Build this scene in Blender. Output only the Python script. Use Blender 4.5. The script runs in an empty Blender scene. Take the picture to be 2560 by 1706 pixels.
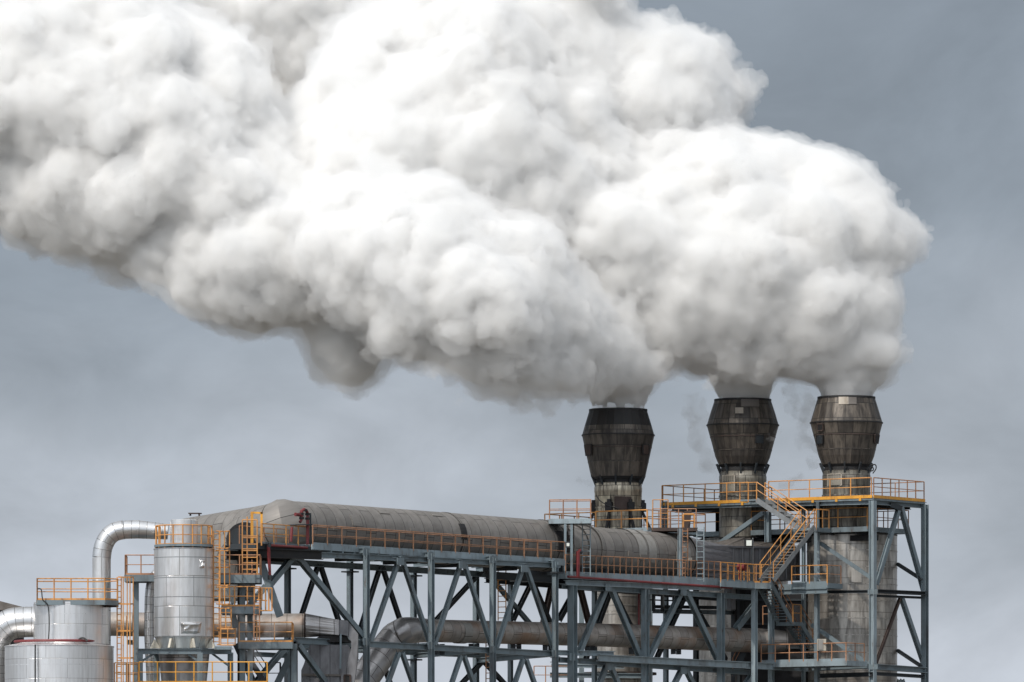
import bpy, bmesh, math, random
import numpy as np
from mathutils import Vector, Matrix
SC = bpy.context.scene
C = SC.collection
R = math.radians
F, D0, EYE, HY, CX = 20000.0, 476.0, 1.7, 2310.0, 1280.0
# ---------------------------------------------------------------- camera
cam = bpy.data.cameras.new("camera"); camo = bpy.data.objects.new("camera", cam); C.objects.link(camo)
camo.location = (0, -D0, EYE); camo.rotation_euler = (R(90), 0, 0)
cam.sensor_width = 36; cam.lens = 36*F/2560; cam.shift_y = (HY-853)/2560
cam.clip_start = 1; cam.clip_end = 20000
SC.camera = camo
# ---------------------------------------------------------------- light
SUN_EL, SUN_AZ = 43, 36          # azimuth: degrees left of the line from scene to camera
sd = Vector((-math.sin(R(SUN_AZ))*math.cos(R(SUN_EL)), -math.cos(R(SUN_AZ))*math.cos(R(SUN_EL)), math.sin(R(SUN_EL))))
sl = bpy.data.lights.new("sun", 'SUN'); sl.energy = 2.7; sl.angle = R(1.5); sl.color = (1, .95, .88)
so = bpy.data.objects.new("sun", sl); C.objects.link(so); so.rotation_euler = sd.to_track_quat('Z', 'Y').to_euler()
so.location = (0, -60, 120)
w = bpy.data.worlds.new("World"); SC.world = w; w.use_nodes = True
nt = w.node_tree; nt.nodes.clear()
def N(t, **k):
    n = nt.nodes.new(t)
    for a, b in k.items(): setattr(n, a, b)
    return n
sky = N('ShaderNodeTexSky', sky_type='NISHITA'); sky.sun_disc = False
sky.sun_elevation = R(SUN_EL); sky.sun_rotation = math.atan2(sd.x, sd.y)
bg1 = N('ShaderNodeBackground'); bg1.inputs[1].default_value = .06
bg2 = N('ShaderNodeBackground'); mix = N('ShaderNodeMixShader'); out = N('ShaderNodeOutputWorld')
mix.inputs[0].default_value = .93
tc = N('ShaderNodeTexCoord'); mp = N('ShaderNodeMapping'); mp.inputs['Scale'].default_value = (9, 9, 16)
n1 = N('ShaderNodeTexNoise'); n1.inputs['Scale'].default_value = 1.6; n1.inputs['Detail'].default_value = 7; n1.inputs['Roughness'].default_value = .5
sep = N('ShaderNodeSeparateXYZ'); cr = N('ShaderNodeValToRGB')
cr.color_ramp.elements[0].position = 0.03; cr.color_ramp.elements[0].color = (.56, .605, .68, 1)
cr.color_ramp.elements[1].position = .12; cr.color_ramp.elements[1].color = (.262, .305, .36, 1)
for ps, cl in ((.055, (.40, .443, .503)), (.085, (.305, .351, .41)), (.5, (.45, .48, .52))):
    e = cr.color_ramp.elements.new(ps); e.color = (*cl, 1)
add = N('ShaderNodeMath', operation='MULTIPLY_ADD'); add.inputs[1].default_value = .10
sub = N('ShaderNodeMath', operation='SUBTRACT'); sub.inputs[1].default_value = .05
L = nt.links.new
L(tc.outputs['Generated'], mp.inputs[0]); L(mp.outputs[0], n1.inputs[0]); L(tc.outputs['Generated'], sep.inputs[0])
L(n1.outputs['Fac'], add.inputs[0]); L(sep.outputs['Z'], add.inputs[2]); L(add.outputs[0], sub.inputs[0]); L(sub.outputs[0], cr.inputs[0])
dt = N('ShaderNodeVectorMath', operation='DOT_PRODUCT'); dt.inputs[1].default_value = tuple(sd)
mr_ = N('ShaderNodeMapRange'); mr_.inputs[1].default_value = .1; mr_.inputs[2].default_value = 1; mr_.inputs[3].default_value = 1; mr_.inputs[4].default_value = 3.0
vm = N('ShaderNodeVectorMath', operation='SCALE')            # the cloud is brighter towards the veiled sun
L(tc.outputs['Generated'], dt.inputs[0]); L(dt.outputs['Value'], mr_.inputs[0]); n2 = N('ShaderNodeTexNoise'); n2.inputs['Scale'].default_value = 3.4; n2.inputs['Detail'].default_value = 9; n2.inputs['Roughness'].default_value = .55; n2.inputs['Distortion'].default_value = .5
m2_ = N('ShaderNodeMapRange'); m2_.inputs[1].default_value = .3; m2_.inputs[2].default_value = .7; m2_.inputs[3].default_value = .86; m2_.inputs[4].default_value = 1.16
v2 = N('ShaderNodeVectorMath', operation='SCALE'); L(mp.outputs[0], n2.inputs[0]); L(n2.outputs['Fac'], m2_.inputs[0]); L(cr.outputs[0], v2.inputs[0]); L(m2_.outputs[0], v2.inputs['Scale'])
L(v2.outputs[0], vm.inputs[0]); L(mr_.outputs[0], vm.inputs['Scale'])
L(vm.outputs[0], bg2.inputs[0]); L(sky.outputs[0], bg1.inputs[0]); L(bg1.outputs[0], mix.inputs[1]); L(bg2.outputs[0], mix.inputs[2]); L(mix.outputs[0], out.inputs[0])
SC.view_settings.view_transform = 'Standard'; SC.view_settings.look = 'None'; SC.view_settings.exposure = 0
SC.render.engine = 'CYCLES'
cy = SC.cycles; cy.use_denoising = True; cy.denoiser = 'OPENIMAGEDENOISE'
cy.max_bounces = 16; cy.diffuse_bounces = 3; cy.glossy_bounces = 3; cy.volume_bounces = 14; cy.transparent_max_bounces = 16
cy.use_adaptive_sampling = True; cy.adaptive_threshold = .02
# ---------------------------------------------------------------- placing helpers
def P(px, py, Y=0.0):
    d = D0+Y
    return Vector(((px-CX)/F*d, Y, EYE+(HY-py)/F*d))
U = Vector((.5769, .8168, 0)); V = Vector((.8168, -.5769, 0)); UP = Vector((0, 0, 1)); X = Vector((1, 0, 0)); YV = Vector((0, 1, 0))
class Face:
    """a vertical plane through a point along a direction; at(px, py) is where the sight line meets it"""
    def __init__(s, p0, d): s.p0 = Vector((p0[0], p0[1], 0)); s.d = d
    def off(s, dist):                     # shift sideways, towards the camera when positive
        n = Vector((s.d.y, -s.d.x, 0))
        return Face(s.p0+n*dist, s.d)
    def at(s, px, py):
        k = (px-CX)/F
        t = (k*(D0+s.p0.y)-s.p0.x)/(s.d.x-k*s.d.y)
        return P(px, py, s.p0.y+t*s.d.y)
def flat(Y): return Face((0, Y, 0), X)
G1 = Face(P(1388, 1600, -18.5), U)       # front of the long gallery
G2 = Face(P(1886, 1600, 0.0), U)         # front of its second half, set back
TF = Face(P(2182, 1600, 0.0), V)         # left-looking face of the right-hand tower
TR = Face(P(2182, 1600, 0.0), U)         # right-looking face of the tower
# ---------------------------------------------------------------- materials
def lin(*c): return tuple(c)+(1,)
def new_mat(name):
    m = bpy.data.materials.new(name); m.use_nodes = True; t = m.node_tree
    return m, t, t.nodes['Principled BSDF']
def nd(t, typ, **k):
    n = t.nodes.new(typ)
    for a, b in k.items():
        if a in n.inputs.keys() if hasattr(n.inputs, 'keys') else False: n.inputs[a].default_value = b
        else: setattr(n, a, b)
    return n
def paint(name, col, rough=.5, metal=0.0, dirt=(.05, .035, .025), amt=.35, scale=1.5, streak=True):
    """painted or raw metal with rust and grime patches"""
    m, t, b = new_mat(name); L = t.links.new
    g = nd(t, 'ShaderNodeNewGeometry'); mp = nd(t, 'ShaderNodeMapping'); mp.inputs['Scale'].default_value = (1, 1, .3 if streak else 1)
    n = nd(t, 'ShaderNodeTexNoise'); n.inputs['Scale'].default_value = scale; n.inputs['Detail'].default_value = 8; n.inputs['Roughness'].default_value = .65
    r = nd(t, 'ShaderNodeValToRGB'); r.color_ramp.elements[0].position = .48; r.color_ramp.elements[1].position = .68
    r.color_ramp.elements[0].color = (0, 0, 0, 1); r.color_ramp.elements[1].color = (amt, amt, amt, 1)
    n2 = nd(t, 'ShaderNodeTexNoise'); n2.inputs['Scale'].default_value = scale*.35; n2.inputs['Detail'].default_value = 4
    hs = nd(t, 'ShaderNodeHueSaturation'); hs.inputs['Color'].default_value = (*col, 1)
    mr = nd(t, 'ShaderNodeMapRange'); mr.inputs[3].default_value = .6; mr.inputs[4].default_value = 1.4
    mx = nd(t, 'ShaderNodeMixRGB'); mx.inputs[2].default_value = (*dirt, 1)
    L(g.outputs['Position'], mp.inputs[0]); L(mp.outputs[0], n.inputs[0]); L(g.outputs['Position'], n2.inputs[0]); L(n.outputs['Fac'], r.inputs[0])
    L(n2.outputs['Fac'], mr.inputs[0]); L(mr.outputs[0], hs.inputs['Value']); L(hs.outputs[0], mx.inputs[1]); L(r.outputs[0], mx.inputs[0])
    n5 = nd(t, 'ShaderNodeTexNoise'); n5.inputs['Scale'].default_value = scale*4; n5.inputs['Detail'].default_value = 6; n5.inputs['Roughness'].default_value = .7
    r5 = nd(t, 'ShaderNodeValToRGB'); r5.color_ramp.elements[0].position = .60; r5.color_ramp.elements[1].position = .68
    r5.color_ramp.elements[0].color = (0, 0, 0, 1); r5.color_ramp.elements[1].color = (amt, amt, amt, 1)
    m5 = nd(t, 'ShaderNodeMixRGB'); m5.inputs[2].default_value = (.10, .055, .035, 1)
    L(mp.outputs[0], n5.inputs[0]); L(n5.outputs['Fac'], r5.inputs[0]); L(r5.outputs[0], m5.inputs[0]); L(mx.outputs[0], m5.inputs[1])
    L(m5.outputs[0], b.inputs['Base Color']); b.inputs['Roughness'].default_value = rough; b.inputs['Metallic'].default_value = metal
    return m
def sheet(name, c1, c2, seam, bw, bh, rough=.5, metal=.0, stain=(.03, .025, .02), amt=.5, sscale=(1.2, .25), mort=.018, lo=.42, hi=.72, bump=.25, warm=None, off=.5, bias=0.):
    """sheet-metal cladding: panels of slightly different tint in uv metres (u round, v along), seams, streaks and dents"""
    m, t, b = new_mat(name); L = t.links.new
    uv = nd(t, 'ShaderNodeUVMap'); br = nd(t, 'ShaderNodeTexBrick'); br.offset = off
    br.inputs['Color1'].default_value = (*c1, 1); br.inputs['Color2'].default_value = (*c2, 1); br.inputs['Mortar'].default_value = (*seam, 1)
    br.inputs['Scale'].default_value = 1; br.inputs['Mortar Size'].default_value = mort; br.inputs['Mortar Smooth'].default_value = .2
    br.inputs['Brick Width'].default_value = bw; br.inputs['Row Height'].default_value = bh; br.inputs['Bias'].default_value = bias
    L(uv.outputs[0], br.inputs[0])
    mp = nd(t, 'ShaderNodeMapping'); mp.inputs['Scale'].default_value = (sscale[0], sscale[1], 1); L(uv.outputs[0], mp.inputs[0])
    n = nd(t, 'ShaderNodeTexNoise'); n.inputs['Scale'].default_value = 2.2; n.inputs['Detail'].default_value = 9; n.inputs['Roughness'].default_value = .62; n.inputs['Distortion'].default_value = .3
    L(mp.outputs[0], n.inputs[0])
    r = nd(t, 'ShaderNodeValToRGB'); r.color_ramp.elements[0].position = lo; r.color_ramp.elements[1].position = hi
    r.color_ramp.elements[0].color = (0, 0, 0, 1); r.color_ramp.elements[1].color = (amt, amt, amt, 1); L(n.outputs['Fac'], r.inputs[0])
    mx = nd(t, 'ShaderNodeMixRGB'); mx.inputs[2].default_value = (*stain, 1); L(br.outputs[0], mx.inputs[1]); L(r.outputs[0], mx.inputs[0])
    last = mx
    if warm:
        n3 = nd(t, 'ShaderNodeTexNoise'); n3.inputs['Scale'].default_value = .35; n3.inputs['Detail'].default_value = 3; L(uv.outputs[0], n3.inputs[0])
        r3 = nd(t, 'ShaderNodeValToRGB'); r3.color_ramp.elements[0].position = .5; r3.color_ramp.elements[1].position = .66
        r3.color_ramp.elements[0].color = (0, 0, 0, 1); r3.color_ramp.elements[1].color = (.7, .7, .7, 1); L(n3.outputs['Fac'], r3.inputs[0])
        m3 = nd(t, 'ShaderNodeMixRGB'); m3.inputs[2].default_value = (*warm, 1); L(mx.outputs[0], m3.inputs[1]); L(r3.outputs[0], m3.inputs[0]); last = m3
    L(last.outputs[0], b.inputs['Base Color'])
    b.inputs['Metallic'].default_value = metal
    mr = nd(t, 'ShaderNodeMapRange'); mr.inputs[3].default_value = rough-.08; mr.inputs[4].default_value = rough+.18; L(n.outputs['Fac'], mr.inputs[0]); L(mr.outputs[0], b.inputs['Roughness'])
    n4 = nd(t, 'ShaderNodeTexNoise'); n4.inputs['Scale'].default_value = .9; n4.inputs['Detail'].default_value = 3
    mq = nd(t, 'ShaderNodeMapping'); mq.inputs['Scale'].default_value = (1.3, .35, 1); L(uv.outputs[0], mq.inputs[0]); L(mq.outputs[0], n4.inputs[0])
    ad = nd(t, 'ShaderNodeMath', operation='MULTIPLY_ADD'); ad.inputs[1].default_value = -.35; L(br.outputs['Fac'], ad.inputs[0]); L(n4.outputs['Fac'], ad.inputs[2])
    bp = nd(t, 'ShaderNodeBump'); bp.inputs['Strength'].default_value = bump; bp.inputs['Distance'].default_value = .12; L(ad.outputs[0], bp.inputs['Height']); L(bp.outputs[0], b.inputs['Normal'])
    return m
M = {}
def make_materials():
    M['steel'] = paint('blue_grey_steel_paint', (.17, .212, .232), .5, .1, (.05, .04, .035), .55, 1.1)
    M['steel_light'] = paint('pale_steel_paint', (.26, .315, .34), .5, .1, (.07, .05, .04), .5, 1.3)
    M['dark_steel'] = paint('dark_grey_steel', (.035, .042, .048), .6, .2, (.02, .015, .012), .5, 1.5)  # darker steel tone, mostly on rear and under-deck members
    M['rust_steel'] = paint('rusty_brown_steel', (.06, .04, .033), .75, .1, (.03, .015, .01), .6, 2)
    M['orange'] = paint('orange_rail_paint', (.60, .275, .075), .5, 0, (.22, .11, .06), .75, 1.6)
    M['orange_old'] = paint('weathered_orange_paint', (.42, .21, .11), .6, 0, (.10, .05, .035), .8, 1.6)
    M['amber'] = paint('amber_yellow_paint', (.68, .32, .035), .45, 0, (.3, .13, .03), .5, 1.4)
    M['red'] = paint('red_pipe_paint', (.17, .022, .024), .5, 0, (.08, .02, .02), .5, 2)
    M['black'] = paint('soot_black', (.012, .012, .013), .7, 0, (.03, .025, .02), .4, 2)
    M['grating'] = paint('deck_grating', (.06, .075, .085), .7, .2, (.03, .025, .02), .5, 2)
    M['duct'] = sheet('grey_duct_cladding', (.25, .232, .212), (.185, .173, .16), (.03, .028, .025), 2.6, .92, .48, .35, (.12, .105, .09), .5, (.8, .8), .02, bump=.3, bias=-.2)
    M['duct_pale'] = sheet('pale_duct_cladding', (.34, .325, .30), (.28, .27, .25), (.08, .07, .06), 2.6, .92, .5, .3, (.15, .13, .11), .4, (.8, .8), .022)
    M['pipe'] = sheet('brown_pipe_cladding', (.44, .395, .355), (.33, .30, .275), (.10, .09, .08), 2.2, .85, .42, .4, (.10, .07, .05), .5, (.7, .7), .02, warm=(.30, .17, .10))
    M['bright_pipe'] = sheet('bright_metal_cladding', (.74, .73, .72), (.62, .61, .60), (.3, .29, .28), 1.6, .42, .26, .9, (.30, .28, .26), .35, (1, 1), .018, bump=.2)
    M['elbow'] = sheet('dull_silver_cladding', (.50, .48, .465), (.38, .365, .36), (.12, .11, .105), 2.5, .8, .34, .8, (.16, .13, .12), .5, (.7, .7), .02)
    M['tank'] = sheet('brushed_tank_cladding', (.84, .82, .80), (.70, .69, .67), (.2, .19, .18), 1.55, 1.62, .28, .88, (.30, .27, .24), .45, (1.6, .2), .014, bump=.35)
    M['tank_left'] = sheet('silver_tank_cladding', (.86, .85, .84), (.72, .71, .70), (.36, .35, .34), 2.3, 1.05, .3, .88, (.33, .31, .29), .4, (2.2, .15), .012, bump=.3)
    M['cap'] = sheet('sooty_cap_plates', (.155, .13, .105), (.06, .052, .045), (.013, .012, .011), .95, .95, .5, .25, (.022, .018, .016), .8, (1.3, .35), .02, .38, .62)
    M['soot_cap'] = sheet('black_sooted_plates', (.022, .021, .021), (.014, .014, .015), (.006, .006, .006), 1.6, 2.0, .55, .3, (.035, .025, .02), .4, (2, .5), .02)
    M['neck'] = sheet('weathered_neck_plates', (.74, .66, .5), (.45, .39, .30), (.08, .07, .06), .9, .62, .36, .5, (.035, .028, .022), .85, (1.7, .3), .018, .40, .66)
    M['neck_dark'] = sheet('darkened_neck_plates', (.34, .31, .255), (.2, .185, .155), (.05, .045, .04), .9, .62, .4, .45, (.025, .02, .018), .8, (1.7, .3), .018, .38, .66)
    M['shaft'] = sheet('stained_shaft_plates', (.56, .52, .465), (.44, .41, .37), (.24, .22, .195), 2.1, 1.02, .34, .62, (.06, .05, .043), .85, (1.1, .2), .02, .42, .72, warm=(.15, .125, .105))
    M['box'] = sheet('dark_grey_box_panels', (.20, .20, .21), (.155, .155, .165), (.06, .06, .062), .55, 9, .6, .2, (.045, .04, .04), .5, (1.2, .5), .02, off=0)
    M['hood'] = sheet('brown_hood_plates', (.17, .15, .135), (.12, .11, .10), (.04, .035, .03), 2, 1.5, .55, .3, (.06, .05, .04), .6, (1, .8), .02)
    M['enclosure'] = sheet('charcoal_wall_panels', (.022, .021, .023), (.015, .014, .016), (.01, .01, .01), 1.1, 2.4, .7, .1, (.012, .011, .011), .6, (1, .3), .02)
    M['pale_plate'] = paint('pale_metal_plate', (.34, .30, .25), .55, .2, (.2, .15, .1), .5, 3)
    M['cream'] = paint('cream_cabinet_paint', (.50, .46, .38), .5, 0, (.2, .16, .12), .4, 2)
    M['grey_pole'] = paint('grey_galvanised_pole', (.3, .31, .31), .4, .6, (.12, .1, .09), .4, 2)
    m, t, b = new_mat('lamp_lens'); b.inputs['Base Color'].default_value = (.7, .72, .66, 1); b.inputs['Roughness'].default_value = .12; M['lens'] = m
    m, t, b = new_mat('cable_rubber'); b.inputs['Base Color'].default_value = (.02, .02, .02, 1); b.inputs['Roughness'].default_value = .5; M['cable'] = m
# ---------------------------------------------------------------- mesh building
class MB:
    def __init__(s): s.v = []; s.f = []; s.uv = []
    def quad(s, a, b, c, d, uv=None):
        n = len(s.v); s.v += [a, b, c, d]; s.f.append((n, n+1, n+2, n+3)); s.uv.append(uv or [(0, 0), ((b-a).length, 0), ((b-a).length, (d-a).length), (0, (d-a).length)])
    def hexa(s, p):                       # p: 4 bottom points then 4 top points
        n = len(s.v); s.v += [Vector(q) for q in p]
        for f in ((3, 2, 1, 0), (4, 5, 6, 7), (0, 1, 5, 4), (1, 2, 6, 5), (2, 3, 7, 6), (3, 0, 4, 7)):
            s.f.append(tuple(n+i for i in f)); q = [Vector(p[i]) for i in f]
            lu = (q[1]-q[0]).length; lv = (q[3]-q[0]).length; s.uv.append([(0, 0), (lu, 0), (lu, lv), (0, lv)])
        return s
    def bar(s, a, b, w, h, up=UP, shift=(0, 0)):
        """box along a-b, w wide sideways, h tall along up"""
        d = (b-a).normalized()
        if abs(d.dot(up)) > .95: up = YV if abs(d.dot(UP)) > .95 and up == UP else up
        sd_ = d.cross(up).normalized(); u = sd_.cross(d).normalized()
        o = sd_*shift[0]+u*shift[1]
        c = [(-1, -1), (1, -1), (1, 1), (-1, 1)]
        q = [sd_*(x*w/2)+u*(y*h/2)+o for x, y in c]
        return s.hexa([a+e for e in q]+[b+e for e in q])
    def hbeam(s, a, b, w, h, up=UP, t=.035):
        s.bar(a, b, w, t, up, (0, h/2-t/2)); s.bar(a, b, w, t, up, (0, -h/2+t/2)); s.bar(a, b, t, h-2*t, up); return s
    def tube(s, pts, r, seg=12, caps=True, smooth_uv=True, u0=0):
        """round tube through points; r a number or one per point"""
        n = len(pts); rs = [r]*n if not hasattr(r, '__len__') else r
        tan = [(pts[min(i+1, n-1)]-pts[max(i-1, 0)]).normalized() for i in range(n)]
        ref = UP if abs(tan[0].z) < .9 else YV
        x = tan[0].cross(ref).normalized(); base = len(s.v); vl = 0
        for i, p in enumerate(pts):
            if i:
                vl += (pts[i]-pts[i-1]).length
                x = (x-tan[i]*x.dot(tan[i])).normalized()
            y = x.cross(tan[i])
            k = 1.0
            if 0 < i < n-1:
                c = (pts[i]-pts[i-1]).normalized().dot((pts[i+1]-pts[i]).normalized()); k = 1/max(.75, math.sqrt((1+c)/2))
            for j in range(seg):
                a = 2*math.pi*j/seg; s.v.append(p+(x*math.cos(a)+y*math.sin(a))*rs[i]*(k if rs[i] else 1))
        vl = 0; ru = max(rs)
        for i in range(n-1):
            l = (pts[i+1]-pts[i]).length
            for j in range(seg):
                a = base+i*seg+j; b = base+i*seg+(j+1) % seg
                s.f.append((a, b, b+seg, a+seg)); u1, u2 = 2*math.pi*ru*j/seg+u0, 2*math.pi*ru*(j+1)/seg+u0
                s.uv.append([(u1, vl), (u2, vl), (u2, vl+l), (u1, vl+l)])
            vl += l
        if caps:
            for k, i in ((0, 0), (1, n-1)):
                f = [base+i*seg+j for j in range(seg)]
                if k == 0: f.reverse()
                s.f.append(tuple(f)); s.uv.append([(0, 0)]*seg)
        return s
    def lathe(s, c, prof, seg=48, a0=0, a1=2*math.pi, u0=0):
        """profile of (radius, z) turned round a vertical axis at c (x, y)"""
        full = abs(a1-a0-2*math.pi) < 1e-6; cols = seg if full else seg+1; base = len(s.v)
        for r, z in prof:
            for j in range(cols):
                a = a0+(a1-a0)*j/seg; s.v.append(Vector((c[0]+r*math.cos(a), c[1]+r*math.sin(a), z)))
        vl = 0; R0 = max(p[0] for p in prof)
        for i in range(len(prof)-1):
            l = math.hypot(prof[i+1][0]-prof[i][0], prof[i+1][1]-prof[i][1])
            for j in range(seg):
                a = base+i*cols+j; b = base+i*cols+(j+1) % cols
                s.f.append((a, b, b+cols, a+cols)); u1, u2 = R0*(a0+(a1-a0)*j/seg)+u0, R0*(a0+(a1-a0)*(j+1)/seg)+u0
                s.uv.append([(u1, vl), (u2, vl), (u2, vl+l), (u1, vl+l)])
            vl += l
        return s
    def plate(s, poly, t):
        """horizontal or vertical polygon given thickness along t"""
        n = len(poly); b = len(s.v); s.v += [Vector(p) for p in poly]+[Vector(p)+t for p in poly]
        o = Vector(poly[0]); e = (Vector(poly[1])-o).normalized(); g = t.cross(e).normalized()
        w = [((Vector(p)-o).dot(e), (Vector(p)-o).dot(g)) for p in poly]
        s.f.append(tuple(b+i for i in reversed(range(n)))); s.uv.append(list(reversed(w)))
        s.f.append(tuple(b+n+i for i in range(n))); s.uv.append(list(w))
        for i in range(n):
            j = (i+1) % n; l = (Vector(poly[j])-Vector(poly[i])).length; h = t.length
            s.f.append((b+i, b+j, b+n+j, b+n+i)); s.uv.append([(0, 0), (l, 0), (l, h), (0, h)])
        return s
    def build(s, name, m, parent=None, smooth=False, label=None, auto=None):
        me = bpy.data.meshes.new(name); off = Vector((0, 0, 0))
        q = parent
        while q is not None: off = off+q.location; q = q.parent
        me.from_pydata([tuple(Vector(p)-off) for p in s.v], [], s.f)
        ul = me.uv_layers.new(name='UVMap'); k = 0
        for f in s.uv:
            for c in f: ul.data[k].uv = c; k += 1
        if smooth:
            me.polygons.foreach_set('use_smooth', [True]*len(me.polygons))
            me.set_sharp_from_angle(angle=R(32))
        me.materials.append(M[m] if isinstance(m, str) else m)
        o = bpy.data.objects.new(name, me); C.objects.link(o); o.parent = parent
        if label: o['label'] = label
        return o
def thing(name, label, cat, loc, group=None):
    o = bpy.data.objects.new(name, None); C.objects.link(o); o.location = loc; o['label'] = label; o['category'] = cat
    o.empty_display_size = .3
    if group: o['group'] = group
    return o
def tag(o, label, cat, group=None):
    o['label'] = label; o['category'] = cat
    if group: o['group'] = group
    return o
def G(p): return Vector((p.x, p.y, 0))
def beam_part(parent, name, a, b, w=.28, h=.3, m='steel', up=UP, prof='H', t=.035):
    mb = MB(); (mb.hbeam(a, b, w, h, up, t) if prof == 'H' else mb.bar(a, b, w, h, up)); return mb.build(name, m, parent)
def railing(parent, pts, h=1.1, m='orange', step=1.25, r=.03, toe=.12, ends=True, mid=True, name='railing', toe_m=None):
    """handrail, middle rail and kick plate as one part, every post a sub-part"""
    mb = MB(); hh = UP*h
    for a, b in zip(pts, pts[1:]):
        mb.tube([a+hh, b+hh], r, 6)
        if mid: mb.tube([a+hh*.52, b+hh*.52], r*.8, 6)
        if toe and not toe_m: mb.bar(a+UP*toe*.55, b+UP*toe*.55, .02, toe)
    rail = mb.build(name, m, parent)
    if toe and toe_m:
        tb = MB()
        for a, b in zip(pts, pts[1:]): tb.bar(a+UP*toe*.55, b+UP*toe*.55, .02, toe)
        tb.build('kick_plate', toe_m, rail)
    pm = None; off = Vector((0, 0, 0)); q = rail
    while q is not None: off = off+q.location; q = q.parent
    for k, (a, b) in enumerate(zip(pts, pts[1:])):
        n = max(1, round((b-a).length/step))
        for i in range(n+1):
            if i == n and k < len(pts)-2: continue
            if not ends and (i in (0, n)): continue
            p = a.lerp(b, i/n)
            if pm is None:
                x = MB(); x.tube([Vector((0, 0, -.12)), hh], r*1.05, 6); o = x.build('post', m); pm = o.data; o.parent = rail
            else: o = bpy.data.objects.new('post', pm); C.objects.link(o); o.parent = rail
            o.location = p-off
    return rail
def ladder(parent, a, b, side, w=.45, m='steel_light', step=.42, cage=None, r=.025, out=None):
    """stiles as one part, each rung a part; cage hoops and straps when asked"""
    mb = MB(); mb.tube([a-side*w/2, b-side*w/2], r*1.3, 6); mb.tube([a+side*w/2, b+side*w/2], r*1.3, 6); st = mb.build('stiles', m, parent)
    n = int((b-a).length/step); pm = None
    for i in range(1, n+1):
        p = a.lerp(b, (i-.5)/n)
        if pm is None:
            x = MB(); x.tube([-side*w/2, side*w/2], r, 5); o = x.build('rung', m); pm = o.data
        else: o = bpy.data.objects.new('rung', pm); C.objects.link(o)
        o.parent = parent; o.location = p-parent.location
    if cage:
        nh = max(2, int((b-a).length/1.6)); mc = MB(); pts0 = None; rr = .42
        angs = [math.pi*k/8 for k in range(9)]
        for i in range(nh+1):
            p = a.lerp(b, .0+i/nh)
            if i == 0 and cage != 'full': p = a.lerp(b, .25/nh)
            ring = [p+side*(-rr*math.cos(t))+out*(rr*1.5*math.sin(t)) for t in angs]
            h = MB()
            for q1, q2 in zip(ring, ring[1:]): h.bar(q1, q2, .025, .08)
            h.build('cage_hoop', m, parent)
            if pts0:
                for k in (0, 2, 4, 6, 8): mc.tube([pts0[k], ring[k]], .024, 5)
            pts0 = ring
        mc.build('cage_straps', m, parent)
def stair(parent, a, b, side, w=1.0, m='steel', rail_m='orange', rails=(1, -1), n=None):
    """a top, b bottom of the flight, side = direction across"""
    for k in (1, -1):
        o = side*(k*w/2)
        mb = MB(); mb.bar(a+o, b+o, .07, .3, UP); mb.build('stringer', m, parent)
    n = n or max(3, int(abs(a.z-b.z)/.23)); pm = None; d = Vector((b.x-a.x, b.y-a.y, 0)).normalized()
    for i in range(1, n):
        p = a.lerp(b, i/n)
        if pm is None:
            x = MB(); x.bar(-side*(w/2-.04), side*(w/2-.04), .26, .045, UP); o = x.build('tread', m); pm = o.data
        else: o = bpy.data.objects.new('tread', pm); C.objects.link(o)
        o.parent = parent; o.location = p-parent.location
    for k in rails:
        o = side*(k*w/2); railing(parent, [a+o+UP*.12, b+o+UP*.12], .95, rail_m, 1.5, toe=0)
def deck(parent, poly, t=.1, m='grating', edge_m='steel', edge=.26, name='deck'):
    mb = MB(); mb.plate([p for p in poly], UP*-t); o = mb.build(name, m, parent)
    e = MB(); n = len(poly)
    c = sum(poly, Vector())/n
    for i in range(n):
        a, b = poly[i], poly[(i+1) % n]; e.bar(a+UP*(-edge/2+.01)+(a-c).normalized()*.02, b+UP*(-edge/2+.01)+(b-c).normalized()*.02, .07, edge)
    e.build('edge_beam', edge_m, parent)
    return o
def arcpts(c, r, z, a0, a1, n): return [Vector((c.x+r*math.cos(a0+(a1-a0)*i/n), c.y+r*math.sin(a0+(a1-a0)*i/n), z)) for i in range(n+1)]
def smooth_path(pts, k=6):
    out = []; n = len(pts)
    for i in range(n-1):
        p0, p1, p2, p3 = pts[max(i-1, 0)], pts[i], pts[i+1], pts[min(i+2, n-1)]
        for j in range(k):
            t = j/k; out.append(.5*((2*p1)+(p2-p0)*t+(2*p0-5*p1+4*p2-p3)*t*t+(3*p1-p0-3*p2+p3)*t**3))
    return out+[pts[-1]]
make_materials()
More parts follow.
